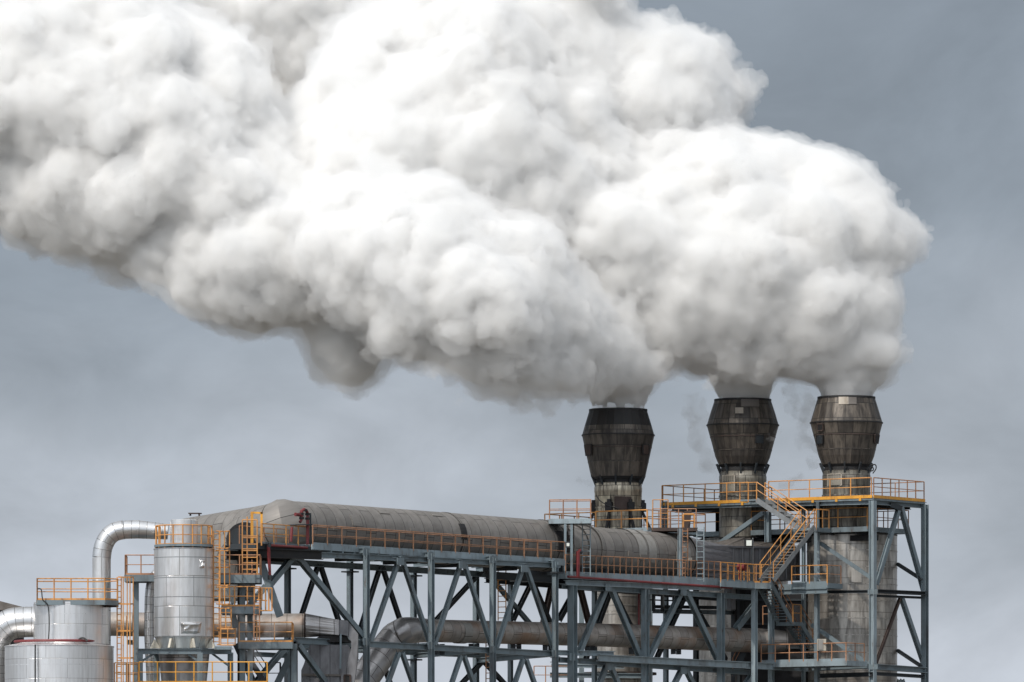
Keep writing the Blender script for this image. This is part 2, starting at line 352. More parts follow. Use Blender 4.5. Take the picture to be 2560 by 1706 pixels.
# ================================================================ GROUND
gm = paint('gravel_ground', (.15, .135, .115), .9, 0, (.05, .055, .035), .8, .05, False)
mb = MB(); mb.quad(Vector((-6000, -3000, 0)), Vector((6000, -3000, 0)), Vector((6000, 9000, 0)), Vector((-6000, 9000, 0)))
g = mb.build('ground', gm); g['kind'] = 'structure'
def ring_strip(parent, name, c, r, z, h, m, seg=40):
    mb = MB(); mb.lathe(c, [(r-.03, z-h/2), (r+.05, z-h/2), (r+.05, z+h/2), (r-.03, z+h/2)], seg); return mb.build(name, m, parent, True)
def curved_panel(parent, name, c, px, py0, py1, hw_px, rad, m, out=.02, seg=6, frame=None):
    """plate that hugs a round shell; rad is a function of height"""
    s = F/(D0+c.y); z0 = P(px, py1, c.y).z; z1 = P(px, py0, c.y).z
    def ang(pxx, z):
        r = rad(z); x = (pxx-CX)/F*(D0+c.y)-c.x; return math.asin(max(-.98, min(.98, x/r)))
    mb = MB()
    for k in range(seg):
        row = []
        for o in (0, out+.04):
            for z in (z0, z1):
                for q in (k, k+1):
                    pxx = px-hw_px+2*hw_px*q/seg; a = ang(pxx, z); r = rad(z)+out-.04+o
                    row.append(Vector((c.x+r*math.sin(a), c.y-r*math.cos(a), z)))
        # row: inner z0 (a,b), inner z1 (a,b), outer z0 (a,b), outer z1 (a,b)
        mb.hexa([row[4], row[5], row[1], row[0], row[6], row[7], row[3], row[2]])
    o = mb.build(name, m, parent)
    if frame:
        fb = MB()
        def pt(pxx, z): a = ang(pxx, z); r = rad(z)+out+.03; return Vector((c.x+r*math.sin(a), c.y-r*math.cos(a), z))
        cs = [pt(px-hw_px, z0), pt(px+hw_px, z0), pt(px+hw_px, z1), pt(px-hw_px, z1)]
        for i in range(4): fb.bar(cs[i], cs[(i+1) % 4], .07, .07, YV)
        fb.build('frame', frame, o)
    return o
# ================================================================ CHIMNEY STACKS
def stack(px, Y, cap, neck, label, neck_bot, cap_m, top_m, neck_m, shaft=None, split=None, patches=(), hatches=()):
    c = P(px, 1100, Y); s = F/(D0+Y); z = lambda y: P(px, y, Y).z
    t = thing('chimney_stack', label, 'chimney', (c.x, c.y, 0), 'soot-stained chimney stacks with barrel caps')
    prof = [(w/2/s, z(y)) for w, y in cap]; cc = (c.x, c.y)
    low = [p for p in prof if p[1] <= z(cap[split][1])+1e-6] if split is not None else prof
    mb = MB(); mb.lathe(cc, low, 22, u0=px); mb.build('cap', cap_m, t)
    if split is not None:
        up = [p for p in prof if p[1] >= z(cap[split][1])-1e-6]; mb = MB(); mb.lathe(cc, up, 22); mb.build('cap_crown', top_m, t)
    tw, ty = cap[-1]; mb = MB(); r = tw/2/s
    mb.lathe(cc, [(r-.30, z(ty)-1.2), (r-.14, z(ty)+.03), (r+.04, z(ty)+.03), (r+.04, z(ty)-.1), (r-.02, z(ty)-.1)], 40); mb.build('cap_rim', 'black', t, True)
    rad = lambda zz: np.interp(zz, [p[1] for p in prof], [p[0] for p in prof])
    wi = max(range(len(cap)), key=lambda i: cap[i][0])
    ring_strip(t, 'cap_seam', cc, cap[wi][0]/2/s-.02, z(cap[wi][1]), .07, 'black')
    for f in (.36, .7):
        zz = z(cap[0][1])*(1-f)+z(cap[wi][1])*f; ring_strip(t, 'cap_band', cc, rad(zz)-.035, zz, .05, cap_m if f < .5 else 'rust_steel')
    nw, ny = neck; nr = nw/2/s; mb = MB()
    mb.lathe(cc, [(nr*.93, z(ny)-.1), (nr*.93, z(ny)+.35), (nr*1.03, z(ny)+.42), (cap[0][0]/2/s*.93, z(cap[0][1])-.12), (cap[0][0]/2/s*.98, z(cap[0][1])+.04)], 40); mb.build('gasket', 'black', t, True)
    for k in range(10):
        a = 2*math.pi*k/10+.2; q = MB(); p = Vector((c.x+math.cos(a)*nr*.97, c.y+math.sin(a)*nr*.97, z(ny)))
        q.bar(p-UP*.1, p+UP*.5+Vector((math.cos(a), math.sin(a), 0))*.25, .1, .12); q.build('bracket', 'dark_steel', t)
    mb = MB(); zb = z(neck_bot); mb.lathe(cc, [(nr, zb), (nr, z(ny)-.55), (nr*1.015, z(ny)-.5), (nr*1.015, z(ny)-.25), (nr, z(ny)-.2), (nr, z(ny)), (nr*.93, z(ny)+.05)], 40, u0=px*.7)
    mb.build('neck', neck_m, t, True)
    ring_strip(t, 'neck_band', cc, nr, z(ny)-1.45, .09, neck_m)
    if shaft:
        sw, sy, sm = shaft; sr = sw/2/s; mb = MB(); mb.lathe(cc, [(sr, 0), (sr, z(sy)), (nr*.9, z(sy)+.25)], 56); mb.build('shell', sm, t, True)
        for k in range(int((z(sy)-12)/2.04)+1): ring_strip(t, 'shell_band', cc, sr-.03, z(sy)-1.02*2*k-.06, .05, 'dark_steel', 56)
    for (qx, y0, y1, hw, mm) in patches: curved_panel(t, 'repair_plate', c, qx, y0, y1, hw, rad, mm, .015)
    for (qx, y0, y1, hw, mm, fm) in hatches:
        rr = rad if y1 < ny else (lambda zz: nr)
        curved_panel(t, 'access_hatch', c, qx, y0, y1, hw, rr, mm, .05, frame=fm)
    return t, c, s
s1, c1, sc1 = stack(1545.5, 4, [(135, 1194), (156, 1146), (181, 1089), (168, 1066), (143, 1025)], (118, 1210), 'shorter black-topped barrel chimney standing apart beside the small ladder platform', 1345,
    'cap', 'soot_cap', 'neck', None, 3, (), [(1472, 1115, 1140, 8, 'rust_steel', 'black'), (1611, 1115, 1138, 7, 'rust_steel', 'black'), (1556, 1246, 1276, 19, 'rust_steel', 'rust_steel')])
mb = MB(); ss = F/(D0+4); mb.lathe((c1.x, c1.y), [(1.42, 0), (1.42, P(0, 1345, 4).z)], 40); mb.build('shaft', 'shaft', s1, True)
for y in (1492, 1515, 1537, 1562, 1597, 1640, 1664): ring_strip(s1, 'shaft_band', (c1.x, c1.y), 1.40, P(0, y, 4).z, .05, 'shaft')
# guide shoes round the neck of the first stack
for k, a in enumerate((-172, -112, -62, -8)):
    aa = R(a); d = Vector((math.cos(aa), math.sin(aa), 0)); p = Vector((c1.x, c1.y, P(0, 1276, 4).z))+d*1.5
    q = MB(); q.bar(p-UP*.1, p+UP*.42, .42, .34, d); q.bar(p+UP*.42, p+UP*.6, .2, .2, d); q.bar(p-UP*.1-d*.05, p-UP*1.6+d*.65, .13, .16, d); q.bar(p-UP*.1-d*.12, p-UP*1.6-d*.12, .12, .14, d)
    q.build('guide_shoe', 'black', s1)
q = MB(); q.tube(smooth_path([P(1490, 1238, 2.6), P(1500, 1252, 2.5), P(1520, 1264, 2.4), P(1548, 1272, 2.4)]), .03, 6); q.build('cable', 'cable', s1)
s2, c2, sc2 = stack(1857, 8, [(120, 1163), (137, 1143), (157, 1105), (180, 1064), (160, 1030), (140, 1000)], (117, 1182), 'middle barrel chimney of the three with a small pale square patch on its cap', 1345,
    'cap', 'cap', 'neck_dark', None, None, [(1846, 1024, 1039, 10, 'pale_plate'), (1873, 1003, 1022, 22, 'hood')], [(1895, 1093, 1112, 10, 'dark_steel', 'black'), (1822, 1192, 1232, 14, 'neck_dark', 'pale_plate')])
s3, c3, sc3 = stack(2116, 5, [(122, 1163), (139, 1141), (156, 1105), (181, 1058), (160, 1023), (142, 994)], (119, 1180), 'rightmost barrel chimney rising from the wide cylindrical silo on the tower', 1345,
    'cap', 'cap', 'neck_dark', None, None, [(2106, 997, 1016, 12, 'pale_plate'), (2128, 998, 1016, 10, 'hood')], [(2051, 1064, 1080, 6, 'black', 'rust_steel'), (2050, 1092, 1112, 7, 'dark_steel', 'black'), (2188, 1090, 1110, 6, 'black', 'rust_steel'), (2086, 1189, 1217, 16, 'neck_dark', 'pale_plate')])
for (cx_, y0_, y1_, k0) in ((2176, 1158, 1190, 0),):
    q = MB(); a = P(cx_, y0_+6, 3); q.tube(smooth_path([a, P(cx_+12, y0_+4, 3), P(cx_+14, y0_+14, 3), P(cx_+6, y0_+26, 3)]), .04, 6)
    q.tube([P(cx_+3+5*math.cos(t*.785), y0_+15+5*math.sin(t*.785), 3) for t in range(9)], .035, 6); q.build('pulley_hook', 'black', s3)
# silo round the foot of the third stack
sil = P(2130, 1336, 6.2); st_ = thing('exhaust_silo', 'wide grey-brown cylindrical silo of stained plates inside the right-hand steel tower', 'silo', (sil.x, sil.y, 0))
r_ = 113/F*(D0+6.2); zt = P(2130, 1338, 6.2).z
mb = MB(); mb.lathe((sil.x, sil.y), [(r_, 0), (r_, zt), (r_-.08, zt+.04), (1.3, zt+.5)], 64); mb.build('shell', 'shaft', st_, True)
for y in (1340, 1380, 1421, 1464, 1505, 1549, 1591, 1635, 1678): ring_strip(st_, 'shell_band', (sil.x, sil.y), r_-.03, P(0, y, 6.2).z, .06, 'dark_steel' if y < 1345 else 'shaft', 64)
curved_panel(st_, 'inspection_door', sil, 2136, 1432, 1462, 12, lambda z: r_, 'shaft', .05)
sil2 = P(1857, 1345, 10.2); st2_ = thing('exhaust_silo', 'wide round silo of plates under the middle chimney, mostly hidden by truss and added dark shade wall', 'silo', (sil2.x, sil2.y, 0))
r2_ = 113/F*(D0+10.2); zt2 = P(0, 1350, 10.2).z
mb = MB(); mb.lathe((sil2.x, sil2.y), [(r2_, 0), (r2_, zt2), (r2_-.08, zt2+.04), (1.3, zt2+.5)], 64); mb.build('shell', 'shaft', st2_, True)
for y in (1352, 1394, 1436, 1478, 1521, 1564, 1606, 1650, 1692): ring_strip(st2_, 'shell_band', (sil2.x, sil2.y), r2_-.03, P(0, y, 10.2).z, .06, 'dark_steel' if y < 1355 else 'shaft', 64)
# ================================================================ STEEL FRAMES
def node_plate(parent, p, n, w=.5, h=.42, m='steel'):
    q = MB(); s_ = Vector((n.y, -n.x, 0)); q.bar(p-s_*w/2, p+s_*w/2, .05, h); q.build('gusset', m, parent)
def frame(name, label, root, cols=(), beams=(), braces=(), group=None, m='steel', bm_='steel', br_='steel', cat='steel frame'):
    t = thing(name, label, cat, G(root), group)
    for c in cols:                                        # (face, px, top py, width[, material, foot])
        f, px, py, w = c[:4]; p = f.at(px, py); mm = c[4] if len(c) > 4 else m; foot = c[5] if len(c) > 5 else 0
        q = MB(); q.hbeam(Vector((p.x, p.y, f.at(px, foot).z if foot else 0)), p, w, w, f.d, .04); q.build('column', mm, t)
    for b in beams:                                       # (face, px0, py0, px1, py1, h[, material, w])
        f, x0, y0, x1, y1, h = b[:6]; mm = b[6] if len(b) > 6 else bm_; w = b[7] if len(b) > 7 else .26
        q = MB(); q.hbeam(f.at(x0, y0), f.at(x1, y1), w, h, UP, .04); q.build('beam', mm, t)
    for b in braces:
        f, x0, y0, x1, y1, w = b[:6]; mm = b[6] if len(b) > 6 else br_
        q = MB(); q.hbeam(f.at(x0, y0), f.at(x1, y1), w, w*.95, Vector((f.d.y, -f.d.x, 0)), .035); q.build('diagonal_brace', mm, t)
    return t
GB = G1.off(-6)
ft1, ft2 = G1, GB
fb = G1.off(-.25); fbb = GB.off(.2)
cols = [(G1, 916, 1374, .28), (G1, 1078, 1384, .28), (G1, 1232, 1394, .28), (G1, 1388, 1405, .28),
        (GB, 719, 1392, .28), (GB, 875, 1400, .28), (GB, 1034, 1418, .28), (GB, 1190, 1430, .28)]
beams = [(fb, 735, 1385, 1396, 1414, .3), (fbb, 645, 1401, 1270, 1440, .34), (fb, 735, 1601, 1396, 1636, .34), (fbb, 660, 1615, 1300, 1642, .34),
         (fb, 735, 1835, 1396, 1850, .34)]
def pxs(f, n):   # transverse ties from each front column to the rear one
    return [(a, b) for a, b in n]
tr = []
for (xf, yf, xr, yr) in ((916, 1376, 719, 1390), (1078, 1386, 875, 1398), (1232, 1396, 1034, 1412), (1388, 1407, 1190, 1424)): tr.append((xf, yf, xr, yr))
braces = []
for f, apex, feet in ((fb, 1001, (926, 1076)), (fb, 1156, (1086, 1230)), (fb, 1311, (1241, 1386))):
    for y0, y1 in ((1400, 1604), (1632, 1828)):
        for x in feet: braces.append((f, apex+(-4 if x < apex else 4), y0+(apex-1001)*.055, x, y1+(x-920)*.055*.9, .235))
braces += [(fb, 741, 1390, 912, 1598, .3), (fb, 733, 1392, 668, 1470, .3), (fb, 745, 1612, 905, 1830, .28), (fb, 720, 1612, 640, 1706, .28)]
for apex, feet in ((798, (735, 862)), (953, (892, 1018)), (1208, (1040, 1372))):
    y = 1414+(apex-798)*.03
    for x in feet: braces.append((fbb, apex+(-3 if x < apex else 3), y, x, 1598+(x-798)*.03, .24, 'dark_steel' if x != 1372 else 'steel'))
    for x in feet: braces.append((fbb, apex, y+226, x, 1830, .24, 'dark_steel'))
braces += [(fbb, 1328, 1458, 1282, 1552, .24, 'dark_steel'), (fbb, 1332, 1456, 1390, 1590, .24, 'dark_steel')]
T1 = frame('truss_frame', 'long blue-grey steel truss carrying the round duct and walkway across the middle', G1.at(1150, 1600), cols, beams, braces, 'steel trusses under the gallery duct')
for (xf, yf, xr, yr) in tr:
    for dy in (0, 228):
        q = MB(); q.hbeam(G1.at(xf, yf+dy), GB.at(xr, yr+dy), .24, .3, UP, .04); q.build('cross_beam', 'steel', T1)
# slanting cross ties seen under the deck
for (x0, y0, x1, y1) in ((736, 1392, 916, 1376), (1000, 1392, 1078, 1385), (1000, 1398, 916, 1378), (1155, 1402, 1078, 1386), (1155, 1404, 1232, 1396), (1310, 1410, 1232, 1398), (1310, 1410, 1388, 1407)):
    q = MB(); q.hbeam(G1.at(x0, y0+3), G1.off(-.9).at(x1, y1+8), .16, .2, UP, .03); q.build('deck_tie', 'steel', T1)
nrm = V
for x, y in ((916, 1376), (1078, 1386), (1232, 1396), (1388, 1407), (1078, 1610), (916, 1601), (1232, 1620), (1388, 1630), (1001, 1400), (1156, 1409), (1311, 1418), (738, 1388)):
    node_plate(T1, G1.off(.06).at(x, y+4), U.cross(UP)*-1 if False else V, .62, .4)
for x, y in ((719, 1422), (875, 1430), (1034, 1440), (1388, 1432), (875, 1650), (1034, 1650)):
    f = GB if x != 1388 else G1; p = f.at(x, y); q = MB(); q.bar(p-UP*.04, p+UP*.04, .72, .72, f.d); q.build('splice_flange', 'dark_steel', T1)
# second half of the gallery frame
G2B = G2.off(-5); g2 = G2.off(-.3); g2b = G2B
cols = [(G2, 1431, 1464, .42), (G2, 1613, 1474, .36), (G2, 1802, 1484, .36), (G2B, 1276, 1462, .24, 'steel'), (G2B, 1486, 1470, .24, 'steel'), (G2B, 1665, 1475, .24, 'steel'), (G2B, 1740, 1470, .26, 'dark_steel'), (G2B, 1835, 1490, .26, 'dark_steel'),
        (G2.off(.6), 1886, 1460, .28, 'steel_light'), (G2.off(-.5), 1928, 1462, .28, 'steel_light')]
beams = [(g2, 1405, 1466, 1885, 1494, .3, 'steel', .3), (G2.off(-.7), 1215, 1438, 1440, 1452, .42, 'dark_steel'), (g2b, 1215, 1450, 1850, 1500, .34, 'dark_steel'),
         (G2.off(.3), 1495, 1645, 2020, 1671, .4, 'steel_light'), (G2.off(-.4), 1400, 1650, 1880, 1682, .3), (g2b, 1380, 1650, 1880, 1668, .3, 'dark_steel'),
         (g2b, 1620, 1528, 1835, 1532, .26), (g2b, 1626, 1517, 1835, 1520, .2, 'dark_steel'), (G2.off(-.2), 1388, 1632, 1534, 1635, .3, 'steel_light')]
braces = []
for apex, feet in ((1521, (1446, 1600)), (1709, (1622, 1796))):
    yy = 1466+(apex-1521)*.05
    for x in feet: braces.append((g2, apex+(-4 if x < apex else 4), yy, x, 1640+(x-1521)*.05, .3, 'steel'))
    for x in feet: braces.append((g2, apex+(-4 if x < apex else 4), yy+196, x, 1840, .28, 'steel'))
    for x in feet: braces.append((g2b, apex+8, yy+4, x+18, 1650, .26, 'dark_steel'))
braces += [(g2b, 1378, 1470, 1358, 1560, .3, 'rust_steel'), (g2b, 1450, 1470, 1478, 1580, .3, 'rust_steel'), (g2b, 1425, 1500, 1396, 1552, .3, 'dark_steel'), (G2.off(-1), 1885, 1515, 1840, 1572, .35, 'steel'), (g2, 1884, 1684, 1860, 1720, .34, 'steel_light')]
T2 = frame('truss_frame', 'steel truss bay set back between the blackened chimney foot and the lower stairs', G2.at(1650, 1600), cols, beams, braces, 'steel trusses under the gallery duct')
for x, y in ((1521, 1466), (1709, 1476), (1613, 1650), (1431, 1640), (1521, 1664), (1709, 1674), (1886, 1664)): node_plate(T2, G2.off(.1).at(x, y+3), V, .6, .42)
# open cage of bars behind the second half
for x0, x1 in ((1628, 1640), (1652, 1660), (1680, 1690)):
    q = MB(); q.bar(G2.off(-4).at((x0+x1)/2, 1528), G2.off(-4).at((x0+x1)/2, 1482), .22, .12, UP); q.build('cage_post', 'dark_steel', T2)
for y in (1500, 1484):
    q = MB(); q.bar(G2.off(-4).at(1620, y), G2.off(-4).at(1740, y+4), .08, .08); q.build('cage_bar', 'dark_steel', T2)
# ================================================================ RIGHT TOWER
TBk = TR.off(-15.2)
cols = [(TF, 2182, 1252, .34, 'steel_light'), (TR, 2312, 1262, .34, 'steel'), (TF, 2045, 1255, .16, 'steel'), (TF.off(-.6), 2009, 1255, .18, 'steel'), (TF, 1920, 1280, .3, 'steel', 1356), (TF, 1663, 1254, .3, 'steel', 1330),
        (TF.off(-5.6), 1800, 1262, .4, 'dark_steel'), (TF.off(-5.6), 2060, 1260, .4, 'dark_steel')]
tf = TF.off(-.2); trr = TR.off(-.2)
beams = [(tf, 1662, 1266, 2182, 1254, .36), (trr, 2182, 1254, 2312, 1264, .36), (tf, 2038, 1481, 2186, 1479, .18, 'dark_steel'), (TR, 2182, 1478, 2312, 1484, .22, 'dark_steel', .5), (trr, 2190, 1490, 2312, 1495, .14, 'dark_steel'),
         (TR, 2182, 1667, 2312, 1676, .34, 'steel', .4), (tf, 2030, 1672, 2182, 1665, .3), (TF.off(.1), 2050, 1690, 2182, 1686, .26, 'dark_steel'), (TR, 2182, 1684, 2312, 1692, .2, 'dark_steel'),
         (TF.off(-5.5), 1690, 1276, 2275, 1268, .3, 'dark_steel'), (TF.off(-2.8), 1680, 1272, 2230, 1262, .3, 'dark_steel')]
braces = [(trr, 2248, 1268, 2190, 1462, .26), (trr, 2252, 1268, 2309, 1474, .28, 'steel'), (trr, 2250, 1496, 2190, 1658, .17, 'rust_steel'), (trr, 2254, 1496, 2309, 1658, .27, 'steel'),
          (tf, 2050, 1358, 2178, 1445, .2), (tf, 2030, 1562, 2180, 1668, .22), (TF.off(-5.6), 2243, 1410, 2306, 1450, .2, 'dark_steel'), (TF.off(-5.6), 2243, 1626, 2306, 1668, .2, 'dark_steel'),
          (tf, 1910, 1282, 1795, 1362, .26), (trr, 2250, 1700, 2190, 1860, .25), (trr, 2254, 1700, 2309, 1860, .25), (trr, 2222, 1262, 2250, 1272, .3, 'dark_steel')]
T3 = frame('tower_frame', 'tall braced steel tower round the wide silo at the right edge of the plant', TF.at(2182, 1500), cols, beams, braces)
for p, y in ((2182, 1480), (2182, 1668)): node_plate(T3, TF.off(.1).at(p, y), U, .7, .3)
# ---------------------------------------------------------------- top platform
tp = thing('top_platform', 'long orange-railed platform round the two taller chimneys at the top of the tower', 'platform', tuple(TF.at(1900, 1250)))
A, B = TF.at(1655, 1256), TF.at(2182, 1247); Z = (A.z+B.z)/2; A.z = B.z = Z
Cc = B+U*5.7; Dd = A+U*5.7
deck(tp, [A, B, Cc, Dd], .08, 'grating', 'steel', .22)
E1, E2 = A+(B-A)*.415, A+(B-A)*.51                      # gap where the stair leaves
q = MB(); q.bar(A-U*.06, E1-U*.06, .06, .17); q.bar(E2-U*.06+(B-A)*.06, B-U*.06, .06, .17); q.bar(B+V*.06, Cc+V*.06, .06, .17); q.build('fascia', 'amber', tp)
railing(tp, [A, E1], 1.13, 'orange', 1.6, .034, .1); railing(tp, [E2, B-V*.1], 1.13, 'orange', 1.6, .034, .1)
railing(tp, [B+U*.1, Cc], 1.13, 'orange_old', .95, .034, .1); railing(tp, [A+U*.1, Dd], 1.13, 'orange_old', 1.1, .03, 0)
railing(tp, [Dd+V*9, Cc], 1.13, 'orange_old', 1.9, .03, 0); railing(tp, [Dd, Dd+V*4.2], 1.13, 'orange_old', 1.5, .03, 0)
for k in range(9):
    p = A.lerp(B, (k+.5)/9); q = MB(); q.bar(p-U*.1-UP*.02, p-U*.1-UP*.24, .14, .1); q.build('clamp', 'amber', tp)
# ---------------------------------------------------------------- middle platform under it
mp_ = thing('middle_platform', 'dim platform deck tucked under the orange-railed top platform around the silo head', 'platform', tuple(TF.off(-1.2).at(1950, 1320)))
fm = TF.off(-1.4); A2, B2 = fm.at(1735, 1316), fm.at(2168, 1326); A2.z = B2.z = P(0, 1319, 3).z
deck(mp_, [A2, B2, B2+U*4.3, A2+U*4.3], .1, 'grating', 'steel', .3); railing(mp_, [A2, B2], 1.15, 'orange', 2.1, .034, 0)
railing(mp_, [B2, B2+U*4.6], 1.15, 'orange_old', 1.2, .03, 0); railing(mp_, [A2+U*4.6, B2+U*4.6], 1.15, 'orange_old', 1.8, .03, 0)
for k in range(7):
    a = A2.lerp(B2, (k+.5)/7)-UP*.3; q = MB(); q.hbeam(a+U*.1, a+U*4.5, .2, .26, UP, .03); q.build('joist', 'dark_steel', mp_)
q = MB(); q.bar(A2+U*1-UP*.62, B2+U*1-UP*.62, .5, .34); q.build('pipe_tray', 'black', mp_)
# rusty small platform by the first gap
rp = thing('rusty_platform', 'rust-brown small platform with bent orange rails beside the far ladder pair', 'platform', tuple(flat(-4).at(1690, 1318)))
A4, B4 = flat(-5).at(1632, 1320), flat(-5).at(1742, 1318); B4.z = A4.z
deck(rp, [A4, B4, B4+YV*1.6, A4+YV*1.6], .12, 'rust_steel', 'rust_steel', .2)
railing(rp, [A4, A4+X*.9], 1.65, 'orange', .45, .03, 0); railing(rp, [A4+YV*1.6, B4+YV*1.6], 1.2, 'orange_old', .5, .03, 0); railing(rp, [A4+X*1.8, A4+X*2.45], .8, 'orange', .5, .05, 0)
q = MB(); q.hexa([A4+X*1.75+YV*.5, A4+X*2.2+YV*.5, A4+X*2.2+YV*.8, A4+X*1.75+YV*.8, A4+X*1.85+UP*1+YV*.5, A4+X*2.3+UP*1.1+YV*.5, A4+X*2.3+UP*1.1+YV*.8, A4+X*1.85+UP*1+YV*.8]); q.build('valve_block', 'rust_steel', rp)
# ---------------------------------------------------------------- ring platform at the first stack
r1 = thing('ring_platform', 'bright orange railed platform round the foot of the shorter black-topped chimney', 'platform', tuple(flat(.5).at(1545, 1322)))
fa = TF.off(0); pf = Face(P(1545, 1322, .8), V)
A3, B3 = pf.at(1362, 1324), pf.at(1618, 1324); A3.z = B3.z = P(0, 1322, .8).z
deck(r1, [A3, B3, B3+U*6.2, A3+U*6.2], .1, 'grating', 'steel_light', .24); railing(r1, [A3.lerp(B3, .5), B3], 1.06, 'orange', 1.75, .045, 0); railing(r1, [A3, A3.lerp(B3, .5)], 1.02, 'orange', 1.4, .034, 0)
railing(r1, [A3, A3+U*6.2], 1.02, 'orange', 1.5, .034, 0); railing(r1, [B3, B3+U*6.2], 1.06, 'orange_old', 1.2, .03, 0); railing(r1, [A3+U*6.2, B3+U*6.2], 1.02, 'orange_old', 1.4, .03, 0)
for k in range(4):
    a = A3.lerp(B3, k/3)+U*(.3 if k % 2 else 5.6); q = MB(); q.hbeam(G(a), a-UP*.2, .3, .3, UP, .03); q.build('leg', 'steel', r1)
# ================================================================ GALLERY DUCT
GD = G1.off(-3.1)
dk = thing('gallery_duct', 'huge grey round duct running along the top of the long truss', 'duct', tuple(G(GD.at(1200, 1340))))
def axis(px, ytop, R_): p = GD.at(px, ytop); return p-UP*R_
RD = 1.47
pa = [axis(715, 1252, RD), axis(1000, 1273, RD), axis(1398, 1304, RD)]
mb = MB(); mb.tube(pa, RD, 48, caps=False); mb.build('duct_shell', 'duct', dk, True)
pb = [axis(1398, 1306, RD-.02), axis(1425, 1313, RD-.04), axis(1695, 1337, RD-.12)]
mb = MB(); mb.tube([pb[0]-(pb[1]-pb[0])*.0, pb[1], pb[2]], [RD-.02, RD-.05, RD-.08], 48, caps=False); mb.build('rear_duct_shell', 'duct', dk, True)
def on_axis(px):
    P_ = pa if px < 1398 else pb
    def f(t): return P_[0].lerp(P_[-1], t)
    lo, hi = 0., 1.
    for _ in range(30):
        m_ = (lo+hi)/2; p = f(m_)
        if CX+p.x/(D0+p.y)*F < px: lo = m_
        else: hi = m_
    return f(lo), (P_[-1]-P_[0]).normalized()
for px_ in (1108, 1112, 1350, 1368, 1384, 1400, 1424, 1456, 1694):
    p, d = on_axis(px_); q = MB(); q.tube([p-d*.07, p+d*.07], RD+.035 if px_ < 1398 else RD-.01, 48); q.build('duct_flange', 'duct', dk, True)
for px_ in (1558, 1583, 1668):
    p, d = on_axis(px_); q = MB(); q.tube([p-d*.42, p+d*.42], RD-.055, 48, caps=False); q.build('duct_band', 'duct_pale', dk, True)
def duct_patch(px_, ang, l, w, m, name):
    p, d = on_axis(px_); side = V; q = MB(); r = RD+.03 if px_ < 1398 else RD-.01
    for k in range(4):
        a0, a1 = R(ang-w/2+w*k/4), R(ang-w/2+w*(k+1)/4)
        o = [p+side*(math.cos(a)*rr)+UP*(math.sin(a)*rr)+d*e for rr in (r-.06, r+.015) for e in (-l/2, l/2) for a in (a0, a1)]
        q.hexa([o[0], o[1], o[3], o[2], o[4], o[5], o[7], o[6]])
    q.build(name, m, dk)
for px_, a, l, w in ((842, 22, .95, 26), (925, 50, .9, 9), (1060, 55, .9, 8), (985, 10, .9, 7), (790, 0, .8, 8), (1652, -4, .9, 24), (1526, -8, .5, 14), (1560, -12, .8, 12)): duct_patch(px_, a, l, w, 'duct', 'cover_panel')
duct_patch(1108, 14, .55, 36, 'black', 'open_port'); duct_patch(1358, 8, 1.2, 48, 'black', 'open_port')
# support cradles of the duct on the truss
for px_ in (760, 880, 1000, 1120, 1250, 1370, 1480, 1580, 1680):
    p, d = on_axis(px_); q = MB(); q.bar(p-UP*(RD-.1)-V*1.1, p-UP*(RD-.1)+V*1.1, .3, .5); q.build('saddle', 'dark_steel', dk)
for x0, x1, y0, y1, rr_ in ((790, 1405, 1374, 1412, 1.75), (1420, 1700, 1443, 1458, 1.7)):
    fa_ = GD.off(rr_) if x0 < 1400 else G2.off(-1.3); aa, bb = fa_.at(x0, y0-2), fa_.at(x1, y1-2)
    q = MB(); q.plate([aa, bb, bb-V*3.4, aa-V*3.4], UP*-.06); q.build('shading_floor_plate', 'grating', dk)  # solid floor added to block light from below and darken the duct underside
    fb2 = MB(); fb2.plate([aa-V*3.3, bb-V*3.3, bb-V*3.3+UP*1.5, aa-V*3.3+UP*1.5], V*-.05); fb2.build('back_sheet', 'dark_steel', dk)
# left-hand bend of the duct
k0 = pa[0]; dd = (pa[0]-pa[1]).normalized()
pth = smooth_path([k0-dd*.3, k0+dd*.3, P(672, 1331, k0.y+.3), P(622, 1352, k0.y+1.2), P(585, 1392, k0.y+1.6), P(575, 1450, k0.y+1.8), P(574, 1500, k0.y+1.8)], 5)
mb = MB(); mb.tube(pth, [RD]*11+[RD*.97]*(len(pth)-11), 40); mb.build('bend', 'duct', dk, True)
mb = MB(); mb.tube([k0+V*-.1-dd*.2, P(640, 1334, k0.y+1.6), P(560, 1345, k0.y+4), P(470, 1357, k0.y+6)], [RD*.995, RD*.99, RD*.97, RD*.93], 40); mb.build('side_branch', 'duct', dk, True)
q = MB(); ee = P(612, 1350, k0.y-.95); q.tube([ee, ee+YV*.5-V*.1], .98, 28); q.build('end_flange', 'black', dk, True)
q = MB(); q.tube([P(596, 1343, k0.y-1.1), P(596, 1343, k0.y-.9)], .5, 20); q.build('manhole', 'dark_steel', dk, True)
q = MB(); q.bar(P(475, 1284, k0.y+7), P(500, 1284, k0.y+6.5), .3, .07); q.bar(P(476, 1290, k0.y+7), P(476, 1284, k0.y+7), .1, .1); q.bar(P(498, 1290, k0.y+6.5), P(498, 1284, k0.y+6.5), .1, .1); q.build('lifting_bracket', 'rust_steel', dk)
